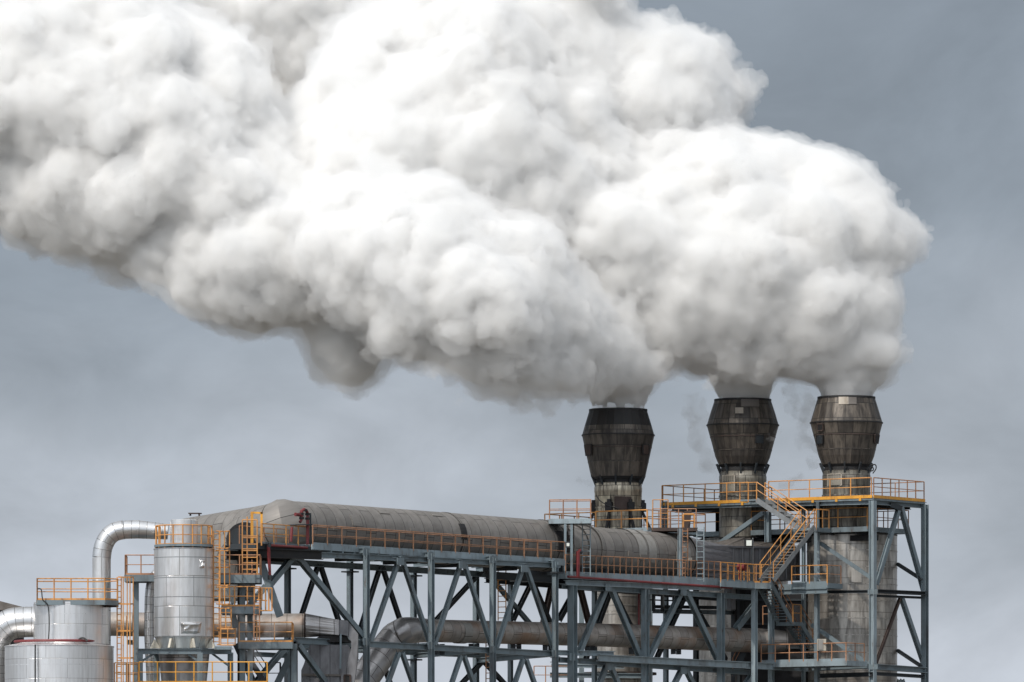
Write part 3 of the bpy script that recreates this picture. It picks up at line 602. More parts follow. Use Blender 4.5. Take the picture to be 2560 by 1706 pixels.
# transition and box duct at the right end
bx = thing('box_duct', 'dark grey panelled box duct with a brown sloped hood behind the upper stairs', 'duct', tuple(G(flat(2).at(1850, 1400))))
e0, dE = on_axis(1692); n = 24; ring = []; r0 = RD-.09
for k in range(n):
    a = 2*math.pi*k/n; ring.append(e0+V*math.cos(a)*r0+UP*math.sin(a)*r0)
def sq(c, hw, hh):
    out = []
    for k in range(n):
        a = 2*math.pi*k/n; x, y = math.cos(a), math.sin(a); m_ = max(abs(x), abs(y)); out.append(c+V*(x/m_*hw)+UP*(y/m_*hh))
    return out
c5 = G2.off(-3.0).at(1800, 1410); r5 = sq(c5, 1.15, 1.02); mb = MB()
for k in range(n):
    j = (k+1) % n; mb.quad(ring[k], ring[j], r5[j], r5[k])
mb.build('transition', 'box', bx)
f5 = G2.off(-1.8); a5, b5 = f5.at(1798, 1367), f5.at(2000, 1371); a6 = f5.at(1798, 1452); b6 = f5.at(2000, 1452)
mb = MB(); mb.plate([a6, b6, b5, a5], V*-2.4); mb.build('box_body', 'box', bx)
q = MB(); t0 = f5.off(.06); q.bar(t0.at(1798, 1367), t0.at(2000, 1371), .1, .12); q.build('top_flange', 'box', bx)
for x in range(1812, 1990, 22): q = MB(); q.bar(f5.off(.05).at(x, 1450), f5.off(.05).at(x, 1369), .08, .06, UP); q.build('stiffener', 'box', bx)
for x0, x1, xa in ((1812, 1880, 1862), (1884, 1990, 1965)):
    q = MB(); p0, p1 = f5.off(-.1).at(x0, 1366), f5.off(-.1).at(x1, 1369); ap0, ap1 = f5.off(-1.2).at(xa, 1344), f5.off(-1.4).at(xa+14, 1344)
    q.hexa([p0, p1, p1-V*2, p0-V*2, ap0, ap1, ap1-V*.8, ap0-V*.8]); q.build('hood', 'hood', bx)
# ================================================================ WALKWAYS
wk = thing('walkway', 'long walkway with weathered orange rails beside the duct on the near truss', 'walkway', tuple(G1.at(1100, 1380)))
Wf = G1.off(-.5)
def line(f, x0, y0, x1, y1, n): return [f.at(x0+(x1-x0)*i/n, y0+(y1-y0)*i/n) for i in range(n+1)]
a, b = Wf.at(782, 1361), Wf.at(1412, 1402)
deck(wk, [a, b, b-V*1.1, a-V*1.1], .08, 'grating', 'steel_light', .3)
railing(wk, [a, b], 1.06, 'orange_old', 1.32, .03, .1, toe_m='steel_light'); railing(wk, [a-V*1.0, b-V*1.0], 1.06, 'orange_old', 1.32, .026, 0)
for k in range(22):
    p = a.lerp(b, (k+.5)/22)-UP*.33; q = MB(); q.bar(p+V*.05, p-V*4.6, .1, .16); q.build('joist', 'steel', wk)
wk0 = thing('end_landing', 'dark landing with orange rails at the bend of the big duct', 'landing', tuple(G1.at(700, 1360)))
a, b = G1.off(.5).at(640, 1359), G1.off(.5).at(776, 1363); b.z = a.z
deck(wk0, [a, b, b-V*1.8, a-V*1.8], .1, 'grating', 'dark_steel', .3); railing(wk0, [a+X*.3, b], 1.08, 'orange', 1.3, .034, .1, toe_m='steel'); railing(wk0, [a-V*1.5+X*.3, b-V*1.5], 1.0, 'orange_old', 1.2, .03, 0)
q = MB(); q.hbeam(a-UP*.5-X*.4, b-UP*.45+X*.6, .3, .5, UP, .05); q.build('girder', 'black', wk0); q = MB(); q.hbeam(a-UP*.6-X*.4-V*1.5, b-UP*.55-V*1.5, .3, .5, UP, .05); q.build('girder', 'black', wk0)
wk2 = thing('walkway', 'rear walkway with closely spaced orange posts between the two pairs of ladders', 'walkway', tuple(G2.at(1600, 1440)))
a, b = G2.at(1414, 1433), G2.at(1800, 1450)
deck(wk2, [a, b, b-V*1.2, a-V*1.2], .08, 'grating', 'steel_light', .34); railing(wk2, [a, b], 1.06, 'orange_old', .62, .028, .1, toe_m='steel_light')
q = MB(); q.hbeam(a-UP*.55, b-UP*.5, .3, .3, UP, .04); q.build('girder', 'steel_light', wk2)
for k in range(14):
    p = a.lerp(b, (k+.5)/14)-UP*.3; q = MB(); q.bar(p, p-V*4.3, .1, .16); q.build('joist', 'dark_steel', wk2)
ld = thing('stair_landing', 'steel landing with bright orange rails at the foot of the upper stairs', 'landing', tuple(G2.at(1900, 1452)))
a, b = G2.off(.7).at(1802, 1452), G2.off(.7).at(1885, 1455); b.z = a.z; c = b+(G2.at(1930, 1455)-G2.off(.7).at(1885, 1455)); c.z = a.z; c = a+(c-a)
dpt = b-V*3
q_ = [a, b, b+X*1.0+YV*.4, b+X*1.0+YV*3.2, a+YV*2.4]
deck(ld, q_, .1, 'grating', 'steel_light', .36); railing(ld, [a, b], 1.08, 'orange', .75, .036, .1, toe_m='steel'); railing(ld, [b, b+X*.9+YV*.36], 1.08, 'orange', .4, .034, .1); railing(ld, [a+YV*2.2+X*.5, b+YV*2.6-X*.2], 1.0, 'orange', .8, .03, 0)
ld2 = thing('side_landing', 'short railed landing in front of the silo to the right of the upper stair foot', 'landing', tuple(flat(1.5).at(2010, 1462)))
f6 = Face(P(2010, 1460, .5), V); a, b = f6.at(1948, 1462), f6.at(2068, 1463); b.z = a.z
deck(ld2, [a, b, b+U*1.6, a+U*1.6], .1, 'grating', 'steel', .3); railing(ld2, [a+V*.9, b], 1.08, 'orange', 1.15, .034, .12, toe_m='steel'); railing(ld2, [b, b+U*1.5], 1.08, 'orange_old', 1, .03, 0)
q = MB(); q.hbeam(a-UP*.45, b-UP*.45, .24, .3, UP, .04); q.build('girder', 'steel', ld2)
ld3 = thing('low_platform', 'low railed platform at the foot of the bottom stairs by the cream cabinet', 'platform', tuple(flat(1).at(2010, 1657)))
f7 = Face(P(2010, 1657, -.2), V); a, b = f7.at(1903, 1657), f7.at(2115, 1659); b.z = a.z
deck(ld3, [a, b, b+U*2.2, a+U*2.2], .1, 'grating', 'steel_light', .3); railing(ld3, [a, b], 1.06, 'orange_old', 1.05, .034, .14, toe_m='steel_light'); railing(ld3, [b, b+U*2], 1.06, 'orange_old', 1, .03, 0)
# ---------------------------------------------------------------- stairs
st1 = thing('upper_stair', 'upper stair flight sloping down to the right from the top platform', 'stairs', tuple(TF.at(1950, 1280)), 'steel stair flights')
f8 = TF.off(.75); t = f8.at(1902, 1251); b = f8.at(2008, 1322)
stair(st1, t, b, U, .9, 'grey_pole', 'orange'); q = MB(); q.bar(t-V*1.2, t+V*.02, .9, .1, UP); q.build('top_step', 'steel', st1)
railing(st1, [t-V*1.2-U*.45, t-U*.45], 1.05, 'orange', .6, .034, 0)
hl = thing('half_landing', 'small high landing joining the two upper stair flights', 'landing', tuple(b))
deck(hl, [b-U*.5, b-U*.5+V*1.25, b+U*.9+V*1.25, b+U*.9], .08, 'grating', 'steel', .24); railing(hl, [b-U*.5+V*1.25, b+U*.9+V*1.25], 1.1, 'orange', .7, .034, 0)
for o_ in (V*1.15-U*.4,): q = MB(); q.hbeam(b+o_-UP*.2, Vector((b.x, b.y, 0))+o_, .2, .2, UP, .03); q.build('leg', 'steel', hl)
st2 = thing('upper_stair', 'upper stair flight with visible treads sloping down to the left in front of the silo', 'stairs', tuple(TF.at(1960, 1380)), 'steel stair flights')
t2 = b+V*.62-U*.45; b2 = Vector((0, 0, 0)); q2 = P(1917, 1452, t2.y-3.2); stair(st2, t2+UP*.05, Vector((q2.x, q2.y, q2.z)), V, .95, 'grey_pole', 'orange', n=17)
st3 = thing('lower_stair', 'lower stair flight dropping from the orange-railed landing past the two pale columns', 'stairs', tuple(G2.at(1950, 1500)), 'steel stair flights')
f9 = G2.off(-.6); t3 = G2.off(.2).at(1908, 1456); b3 = G2.off(.2).at(1963, 1556); stair(st3, t3, b3, V, 1.0, 'steel', 'orange_old', n=14)
ml = thing('stair_midlanding', 'small dark landing halfway down the bottom stairs', 'landing', tuple(b3)); deck(ml, [b3-V*.6, b3+V*.55, b3+V*.55+U*.9, b3-V*.6+U*.9], .08, 'grating', 'steel', .22); railing(ml, [b3+V*.55, b3+V*.55+U*.9], 1.05, 'orange', .9, .034, 0)
railing(ml, [b3-V*1.6, b3-V*.6], 1.0, 'orange_old', .8, .03, 0)
st4 = thing('lower_stair', 'lowest stair flight ending on the low platform near the cream cabinet', 'stairs', tuple(b3+U*.9), 'steel stair flights')
t4 = b3+U*.9; q4 = P(2044, 1656, t4.y+2.2); stair(st4, t4, q4, V, 1.0, 'steel', 'orange_old', n=14)
# ================================================================ LOWER PIPE
GP = G1.off(-2.3)
lp = thing('lower_pipe', 'long brown-grey pipe threading the truss below the big duct, bending down at its left end', 'pipe', tuple(G(GP.at(1400, 1590))))
RP = .66
e = [GP.at(1066, 1577), GP.at(1500, 1588), GP.at(1895, 1602)]
mb = MB(); mb.tube(e, [.64, .67, .72], 32, caps=False); mb.build('pipe_run', 'pipe', lp, True)
ba = GP.at(1066, 1577); bp_ = smooth_path([ba+(e[1]-e[0]).normalized()*.1, GP.at(1040, 1576), GP.at(1012, 1579), P(985, 1596, ba.y-1.5), P(950, 1640, ba.y-2.4), P(905, 1706, ba.y-3.4), P(850, 1790, ba.y-4.6), P(790, 1880, ba.y-6)], 4)
mb = MB(); mb.tube(bp_, [.66+.014*min(i, 12) for i in range(len(bp_))], 32); mb.build('elbow', 'elbow', lp, True)
q = MB(); q.tube([GP.at(1815, 1600), GP.at(1836, 1600.7)], .705, 32, caps=False); q.build('pale_sleeve', 'duct_pale', lp, True)
q = MB(); q.tube([GP.at(1140, 1580), GP.at(1160, 1580.5)], .665, 32, caps=False); q.build('pale_sleeve', 'duct_pale', lp, True)
p8 = GP.at(1895, 1602); q = MB(); q.tube([p8, p8+U*.5+V*.3, p8+U*1.3+V*1.2], [.72, .7, .6], 24); q.build('end_reducer', 'pipe', lp, True)
for x in (1098, 1185, 1290, 1370, 1475, 1585, 1690, 1790):
    p = GP.at(x, 1610); q = MB(); 
    for s_ in (-.28, .28): q.bar(p+U*s_, p+U*s_-UP*.62, .1, .3, V)
    q.bar(p-U*.3-UP*.12, p+U*.3-UP*.12, .3, .06); q.bar(p-U*.3-UP*.4, p+U*.3-UP*.4, .3, .06); q.build('support', 'dark_steel', lp)
# ================================================================ LEFT ROUND PIPE AND ELBOW DUCT
cp = thing('cross_pipe', 'dull brown pipe passing level behind the polished tank and joining the angular duct', 'pipe', tuple(G(P(600, 1565, -35))))
yy = -35.5; mb = MB(); mb.tube([P(255, 1560, yy), P(560, 1565, yy), P(762, 1564, yy)], .66, 32, caps=False); mb.build('pipe_run', 'pipe', cp, True)
for x in (318, 640, 762): q = MB(); q.tube([P(x-1.5, 1563, yy), P(x+1.5, 1563, yy)], .69, 32); q.build('pipe_flange', 'rust_steel', cp, True)
n = 24; rg = []; s_ = F/(D0+yy)
for k in range(n): a = 2*math.pi*k/n; rg.append(P(764, 1564, yy)+YV*math.cos(a)*.66+UP*math.sin(a)*.66)
def sqx(c, hy, hz):
    out = []
    for k in range(n):
        a = 2*math.pi*k/n; x, y = math.cos(a), math.sin(a); m_ = max(abs(x), abs(y)); out.append(c+YV*(x/m_*hy)+UP*(y/m_*hz))
    return out
r9 = sqx(P(848, 1570, yy), .7, .42); mb = MB()
for k in range(n): j = (k+1) % n; mb.quad(rg[k], rg[j], r9[j], r9[k])
mb.build('reducer', 'elbow', cp)
ad = thing('angular_duct', 'grey angular sheet-metal duct turning down at the left end of the truss', 'duct', tuple(G(P(840, 1650, yy))))
prof = [(848, 1550), (868, 1551), (895, 1585), (895, 1640), (886, 1706), (886, 1800), (850, 1800), (853, 1690), (878, 1625), (878, 1604), (868, 1590), (848, 1585)]
mb = MB(); mb.plate([P(x, y, yy-.75) for x, y in prof], YV*1.5); mb.build('side_panel', 'box', ad)
mb = MB(); pr = [(775, 1612), (870, 1612), (878, 1625), (853, 1690), (853, 1800), (753, 1800), (753, 1676), (760, 1660)]
mb.plate([P(x, y, yy-.6) for x, y in pr], YV*1.3); mb.build('hopper_panel', 'box', ad)
mb = MB(); mb.plate([P(x, y, yy-.5) for x, y in [(775, 1606), (800, 1590), (848, 1586), (868, 1591), (876, 1606)]], YV*1.1); mb.build('throat', 'black', ad)
q = MB(); q.bar(P(754, 1687, yy-.64), P(852, 1689, yy-.64), .08, .12); q.build('lip', 'hood', ad)
q = MB(); q.bar(P(860, 1688, yy-.8), P(877, 1688, yy-.8), .08, .06); q.bar(P(861, 1705, yy-.8), P(861, 1689, yy-.8), .1, .05, YV); q.bar(P(876, 1705, yy-.8), P(876, 1689, yy-.8), .1, .05, YV); q.build('window_frame', 'rust_steel', ad)
q = MB(); q.bar(P(868, 1706, yy-.77), P(868, 1690, yy-.77), .3, .05, YV); q.build('window', 'black', ad)
q = MB(); q.bar(P(852, 1585, yy-.85), P(851, 1672, yy-.85), .1, .1, YV); q.build('strut', 'steel', ad)
# ================================================================ TANKS
def cyl(t, name, px, y0, y1, wpx, Y, m, seg=56, prof=None, u0=0):
    c = P(px, y0, Y); s = F/(D0+Y); r = wpx/2/s; mb = MB(); pr = prof or [(r, P(0, y1, Y).z if y1 else 0), (r, c.z)]
    mb.lathe((c.x, c.y), pr, seg, u0=u0); return mb.build(name, m, t, True), c, r
YM = -46
tk = thing('process_tank', 'polished cylindrical tank with dented plates standing on the blue-grey frame', 'tank', tuple(P(460, 1625, YM)))
zz = lambda y, Y=YM: P(0, y, Y).z; s_ = F/(D0+YM); rT = 75/s_
c = P(460, 1373, YM); cc = (c.x, c.y)
mb = MB(); mb.lathe(cc, [(rT, zz(1593)), (rT, zz(1374))], 64, u0=1.1); mb.build('body', 'tank', tk, True)
mb = MB(); mb.lathe(cc, [(rT+.03, zz(1375)), (rT+.03, zz(1373)), (34/s_, zz(1362)), (34/s_, zz(1358))], 64); mb.build('roof', 'bright_pipe', tk, True)
mb = MB(); mb.lathe(cc, [(34/s_, zz(1360)), (34/s_, zz(1302)), (34/s_-.06, zz(1300)), (.05, zz(1300))], 40); mb.build('neck', 'tank', tk, True)
for y in (1396, 1447, 1495, 1546, 1593): ring_strip(tk, 'band', cc, rT-.04, zz(y), .04, 'grey_pole', 64)
mb = MB(); mb.lathe(cc, [(60/s_, zz(1623)), (68/s_, zz(1606)), (rT-.03, zz(1593))], 48); mb.build('skirt', 'tank', tk, True)
for a in (-165, -112, -68, -18):
    d = Vector((math.cos(R(a)), math.sin(R(a)), 0)); b = Vector((c.x, c.y, zz(1622))); q = MB()
    q.plate([b+d*1.25, b+d*1.85, b+d*1.6+UP*.5], d.cross(UP)*.12); q.build('gusset', 'cream', tk)
# dented plates
def dent(px0, px1, y0, y1, seed):
    """a crumpled sheet: creases running across the plate"""
    rg = random.Random(seed); n, m_ = 16, 12; mb = MB(); g = []
    cr = [(rg.uniform(0, n), rg.uniform(0, m_), rg.uniform(-1, 1), rg.uniform(.03, .07)) for _ in range(7)]
    for j in range(m_+1):
        for i in range(n+1):
            px = px0+(px1-px0)*i/n; y = y0+(y1-y0)*j/m_; x = (px-460)/s_; a = math.asin(max(-.98, min(.98, x/rT)))
            e_ = min(i, n-i, j, m_-j)/3; k = sum(h_*math.exp(-abs((i-u_)*math.cos(w_*1.5)+(j-v_)*math.sin(w_*1.5))/1.6) for u_, v_, w_, h_ in cr)
            r = rT-.03+min(1, e_)*.05+k*min(1, e_); g.append(Vector((c.x+r*math.sin(a), c.y-r*math.cos(a), zz(y))))
    for j in range(m_):
        for i in range(n): k = j*(n+1)+i; mb.quad(g[k+n+1], g[k+n+2], g[k+1], g[k])
    return mb.build('dented_plate', 'bright_pipe', tk)
dent(452, 508, 1556, 1590, 3); dent(500, 514, 1400, 1425, 5)
mb = MB(); mb.lathe(cc, [(36/s_, 0), (38/s_, zz(1900)), (64/s_, zz(1632)), (64/s_, zz(1628))], 40); mb.build('hopper', 'elbow', tk, True)
tf_ = thing('tank_stand', 'blue-grey steel stand under the polished dented tank', 'steel frame', tuple(G(P(460, 1700, YM))))
for x, dy in ((350, -2.4), (500, -2.4), (576, 1.5), (392, 1.8)):
    p = P(x, 1632, YM+dy); q = MB(); q.hbeam(G(p), p, .3, .3, UP, .04); q.build('column', 'steel', tf_)
for (x0, d0, x1, d1) in ((345, -2.4, 502, -2.4), (500, -2.4, 578, 1.5), (345, -2.4, 392, 1.8), (392, 1.8, 578, 1.5)):
    q = MB(); q.hbeam(P(x0, 1629, YM+d0), P(x1, 1629, YM+d1), .26, .3, UP, .04); q.build('beam', 'steel', tf_)
q = MB(); q.plate([P(347, 1624.5, YM-2.3), P(498, 1624.5, YM-2.3), P(574, 1624.5, YM+1.4), P(394, 1624.5, YM+1.7)], UP*-.06); q.build('top_plate', 'steel', tf_)
for (x0, y0, x1, y1, dy) in ((352, 1655, 385, 1634, -2.3), (468, 1634, 498, 1655, -2.3), (530, 1634, 572, 1665, .2)):
    q = MB(); q.bar(P(x0, y0, YM+dy), P(x1, y1, YM+dy), .12, .12); q.build('diagonal_brace', 'steel', tf_)
# crown platform round the tank neck
cr_ = thing('tank_crown_platform', 'round orange-railed walkway on the roof of the polished dented tank', 'platform', tuple(P(460, 1368, YM)))
rr = 1.52; pts = arcpts(c, rr, zz(1366), R(150), R(390), 12)
q = MB(); q.lathe(cc, [(rr-.35, zz(1369)), (rr+.08, zz(1369)), (rr+.08, zz(1363)), (rr-.35, zz(1363))], 48); q.build('deck', 'steel', cr_, True)
railing(cr_, pts, 1.08, 'orange', 1.0, .036, .1)
pz = P(530, 1366, YM+.3); A, B = P(528, 1368, YM-.6), P(572, 1370, YM-.4)
# side ladder with cage
lt = thing('caged_ladder', 'orange caged ladder climbing the right side of the polished dented tank', 'ladder', tuple(P(548, 1610, YM)))
ladder(lt, P(541, 1612, YM-.3), P(541, 1328, YM-.3), X, .3, 'orange', .3)
for (ya, yb, x0, x1) in ((1328, 1370, 541, 574), (1376, 1418, 541, 574), (1418, 1463, 541, 574), (1468, 1510, 541, 574), (1520, 1570, 543, 578), (1572, 1612, 543, 588)):
    h = MB()
    for y in (ya, yb): h.tube([P(x0, y, YM-.3), P(x0+10, y+1, YM-.9), P(x1-6, y+1, YM-.9), P(x1, y, YM-.2)], .032, 6)
    for x, dY in ((x0+9, -.9), ((x0+x1)/2+4, -.9), (x1, -.2)): h.tube([P(x, ya, YM+dY), P(x, yb, YM+dY)], .03, 6)
    if ya > 1500:
        for y in range(ya+12, yb, 12): h.tube([P(x0+9, y, YM-.9), P(x1, y, YM-.5)], .025, 5)
    h.build('cage_section', 'orange', lt)
q = MB(); q.plate([P(536, 1616, YM-1), P(580, 1616, YM-1), P(580, 1616, YM+.6), P(536, 1616, YM+.6)], UP*-.18); q.build('foot_deck', 'steel', lt)
# ---------------------------------------------------------------- left tank
YL = -50; zl = lambda y: P(0, y, YL).z; s_l = F/(D0+YL)
tl = thing('stepped_tank', 'big silver tank in two steps with a red pipe round its shoulder at the left', 'tank', tuple(G(P(150, 1700, YL))))
ca = P(178, 1508, YL); cb = P(148, 1617, YL)
mb = MB(); mb.lathe((ca.x, ca.y), [(94/s_l, zl(1612)), (94/s_l, zl(1508)), (94/s_l-.1, zl(1505)), (.05, zl(1504))], 64); mb.build('upper_body', 'tank_left', tl, True)
mb = MB(); mb.lathe((cb.x, cb.y), [(136/s_l, 0), (136/s_l, zl(1617))], 72, u0=.7); mb.build('lower_body', 'tank_left', tl, True)
mb = MB(); mb.lathe((cb.x, cb.y), [(137.5/s_l, zl(1619)), (137.5/s_l, zl(1616.5)), (94/s_l, zl(1607)), (.1, zl(1606))], 72); mb.build('shoulder', 'tank_left', tl, True)
for y in (1538, 1568, 1589): ring_strip(tl, 'band', (ca.x, ca.y), 94/s_l-.045, zl(y), .035, 'tank_left', 64)
ring_strip(tl, 'band', (cb.x, cb.y), 136/s_l-.045, zl(1665), .04, 'tank_left', 72)
rp_ = arcpts(cb, 113/s_l, zl(1611)+.12, R(195), R(345), 20); q = MB(); q.tube(rp_, .07, 8); q.build('shoulder_pipe', 'red', tl, True)
for k in (3, 8, 13, 18): q = MB(); q.bar(rp_[k]-UP*.35, rp_[k]+UP*.05, .06, .06, YV); q.build('pipe_clip', 'grey_pole', tl)
q = MB(); q.tube(smooth_path([P(93, 1472, YL-2.2), P(103, 1475, YL-2.2), P(107, 1500, YL-2.2), P(120, 1515, YL-2.1), P(123, 1560, YL-2.05), P(121, 1602, YL-2.05)]), .035, 6); q.build('cable', 'cable', tl)
q = MB(); q.tube(smooth_path([P(196, 1603, YL-2.1), P(201, 1596, YL-2.1), P(210, 1596, YL-2.1), P(219, 1603, YL-2.1)]), .05, 6); q.build('hose', 'cable', tl)
q = MB(); q.tube([P(88, 1706, YL-2.95), P(88, 1612, YL-2.9)], .04, 6); q.build('drain_pipe', 'cable', tl)
q = MB(); q.bar(P(262, 1512, YL-.8), P(292, 1512, YL-.8), .3, .28); q.build('bracket', 'rust_steel', tl)
tpp = thing('tank_top_platform', 'orange-railed platform on top of the stepped silver tank at the left', 'platform', tuple(P(190, 1502, YL)))
A = P(93, 1501, YL-1.9); pl = [A, P(262, 1502, YL-2.0), P(294, 1503, YL-1.2), P(294, 1500, YL+1), P(262, 1499, YL+1.9), P(93, 1499, YL+1.6)]
for p in pl: p.z = A.z
deck(tpp, pl, .1, 'grating', 'steel', .26); railing(tpp, pl+[pl[0]], 1.15, 'orange', 1.0, .036, .1)
ll = thing('caged_ladder', 'tall orange caged ladder beside the stepped silver tank', 'ladder', tuple(P(312, 1700, YL)))
ladder(ll, P(298, 1760, YL-1), P(298, 1443, YL-1), X, .22, 'orange', .3)
for k, y in enumerate((1443, 1510, 1577, 1645, 1712)):
    h = MB(); h.bar(P(296, y, YL-1), P(308, y+.5, YL-1.6), .03, .08); h.bar(P(308, y+.5, YL-1.6), P(325, y+.5, YL-1.6), .03, .08); h.bar(P(325, y+.5, YL-1.6), P(333, y, YL-1), .03, .08); h.build('cage_hoop', 'orange', ll)
h = MB()
for x, dY in ((308, -1.6), (325, -1.6), (333, -1), (318, -1.62)): h.tube([P(x, 1443, YL+dY), P(x, 1760, YL+dY)], .03, 6)
h.build('cage_straps', 'orange', ll)
# ================================================================ BRIGHT PIPES
YA = -42; ap = thing('arched_pipe', 'shiny metal pipe arching over from behind the stepped tank to the polished tank', 'pipe', tuple(G(P(254, 1700, YA))))
pp = [P(254, 1900, YA), P(254, 1600, YA), P(254, 1420, YA), P(254, 1394, YA), P(258, 1368, YA), P(270, 1344, YA), P(288, 1330, YA), P(310, 1325, YA), P(345, 1324, YA), P(420, 1330, YA)]
q = MB(); q.tube([pp[0], pp[1], pp[2], pp[3]], .5, 32, caps=False); q.build('riser', 'tank', ap, True)
q = MB(); q.tube(smooth_path(pp[3:8], 3), .51, 32, caps=False); q.build('elbow', 'bright_pipe', ap, True)
q = MB(); q.tube(pp[7:], [.5, .5, .42], 32); q.build('top_run', 'bright_pipe', ap, True)
a2 = thing('arched_pipe', 'narrow silver pipe curling down beside the polished tank', 'pipe', tuple(G(P(373, 1700, YA))))
q = MB(); q.tube(smooth_path([P(402, 1424, YA), P(388, 1438, YA), P(378, 1460, YA), P(374, 1490, YA), P(373, 1530, YA), P(373, 1600, YA), P(378, 1706, YA), P(380, 1900, YA)], 4), .26, 24); q.build('pipe_run', 'bright_pipe', a2, True)
le = thing('elbow_pipe', 'wide gleaming metal elbow pipe entering the stepped tank from the left edge', 'pipe', tuple(G(P(20, 1700, -47))))
q = MB(); q.tube(smooth_path([P(100, 1555, -47), P(55, 1556, -47), P(22, 1562, -47), P(-4, 1585, -47), P(-14, 1620, -47), P(-16, 1706, -47), P(-16, 1900, -47)], 4), .82, 36); q.build('elbow', 'bright_pipe', le, True)
sh = thing('shed', 'dark-roofed shed corner at the far left edge', 'building', tuple(G(P(-30, 1600, -38))))
q = MB(); a, b, c_, d_ = P(-160, 1700, -38), P(10, 1700, -38), P(60, 1700, -30), P(-160, 1700, -30)
q.hexa([G(a), G(b), G(c_), G(d_), P(-160, 1520, -38), P(10, 1530, -38), P(60, 1530, -30), P(-160, 1520, -30)]); q.build('wall', 'enclosure', sh)
q = MB(); q.plate([P(-160, 1498, -38.5), P(0, 1503, -38.5), P(62, 1519, -38.5), P(62, 1526, -38.5), P(-160, 1526, -38.5)], YV*9); q.build('roof', 'hood', sh)
# ================================================================ LEFT PLATFORMS
def plat(name, label, x0, x1, y, Y, depth, rails, m='orange', t=.3, post=1.0, rail_m='steel', legs=(), cat='platform', rh=1.08):
    a, b = P(x0, y, Y), P(x1, y, Y); o = thing(name, label, cat, tuple(a)); pl = [a, b, b+YV*depth, a+YV*depth]
    deck(o, pl, .1, 'grating', 'steel', t)
    seg = {'f': (0, 1), 'r': (1, 2), 'b': (3, 2), 'l': (0, 3)}
    for k in rails:
        i, j = seg[k]; railing(o, [pl[i], pl[j]], rh, m, post, .033, .1 if k == 'f' else 0)
    for x in legs: q = MB(); p = P(x, y+4, Y+depth*.5); q.hbeam(G(p), p, .3, .3, UP, .03); q.build('leg', rail_m, o)
    return o
plat('side_platform', 'blue-grey platform with faded orange rails just left of the polished tank', 313, 392, 1438, -43.5, 2, 'fl', 'orange_old', .36, .8, legs=(340,))
plat('side_platform', 'upper railed platform between the polished tank and the left end of the truss', 548, 650, 1438, -43.5, 2, 'fr', 'orange_old', .44, .9, legs=(606,))
plat('side_platform', 'middle railed platform with a rail cage below the duct bend', 555, 650, 1517, -43.5, 2, 'fr', 'orange', .4, .8, legs=(625,), cat='platform')
plat('side_platform', 'lower railed platform in front of the brown cross pipe', 598, 730, 1606, -43, 2.4, 'fr', 'orange', .36, 1.0, legs=(735,))
pd = plat('front_platform', 'amber-railed platform running in front of the blue-grey tank stand', 348, 668, 1708, -49.5, 1.6, 'f', 'amber', .3, .95, rh=1.12)
plat('front_platform', 'orange-railed platform between the tall caged ladder and the tank stand', 286, 346, 1710, -49, 2.4, 'fb', 'orange', .3, .8, rh=1.12)
cg = thing('rail_cage', 'orange safety rail cage hanging at the end of the middle railed platform', 'guard rail', tuple(P(660, 1500, -44)))
q = MB()
for (x0, y0, x1, y1) in ((636, 1471, 680, 1471), (636, 1471, 636, 1520), (680, 1471, 680, 1527), (650, 1527, 680, 1527), (642, 1500, 668, 1502), (647, 1471, 647, 1500), (655, 1471, 655, 1500), (664, 1471, 664, 1527), (672, 1471, 672, 1527), (650, 1500, 650, 1527)):
    q.tube([P(x0, y0, -44), P(x1, y1, -44)], .04, 6)
q.build('bars', 'orange', cg)
for (x, y0, y1, lab) in ((642, 1500, 1604, 'short pale orange ladder below the rail cage'), (637, 1400, 1436, 'very short orange ladder up to the landing at the duct bend')):
    l_ = thing('ladder', lab, 'ladder', tuple(P(x, y1, -44.3))); ladder(l_, P(x, y1, -44.3), P(x, y0, -44.3), X, .3, 'orange_old', .3)
l_ = thing('ladder', 'orange ladder frame standing at the bend of the big duct', 'ladder', tuple(P(626, 1436, -44.5)))
q = MB()
for x in (606, 618, 643): q.tube([P(x, 1437, -44.5), P(x, 1300 if x != 618 else 1292, -44.5)], .036, 6)
q.build('stiles', 'orange', l_)
for y in (1300, 1341, 1345, 1361, 1373, 1377, 1394, 1408, 1424):
    q = MB(); q.tube([P(606, y, -44.5), P(643, y, -44.5)], .034, 6); q.build('rung', 'orange', l_)
gf = thing('gate_frame', 'thick amber portal frame in front of the dark duct opening', 'frame', tuple(P(642, 1357, -42)))
for x, w_ in ((630, .15), (654, .12)): q = MB(); q.bar(P(x, 1358, -42.3), P(x, 1281, -42.3), w_, w_, YV); q.build('post', 'amber', gf)
q = MB(); q.bar(P(627, 1282, -42.3), P(657, 1283, -42.3), .12, .1); q.build('lintel', 'amber', gf)
bs = thing('back_stair', 'dark steel stair half hidden in drifting steam behind the amber rails', 'stairs', tuple(P(640, 1660, -41)), 'steel stair flights')
stair(bs, P(600, 1615, -41), P(668, 1715, -41), YV, 1.1, 'dark_steel', 'dark_steel', n=16)
for (x, y, lab) in ((680, 1706, 'dark railed stair foot landing right of the half-hidden back stair'),):
    plat('stair_foot_landing', lab, 664, 700, 1712, -40, 1.2, 'fr', 'dark_steel', .2, .6, cat='landing', rh=1.2)
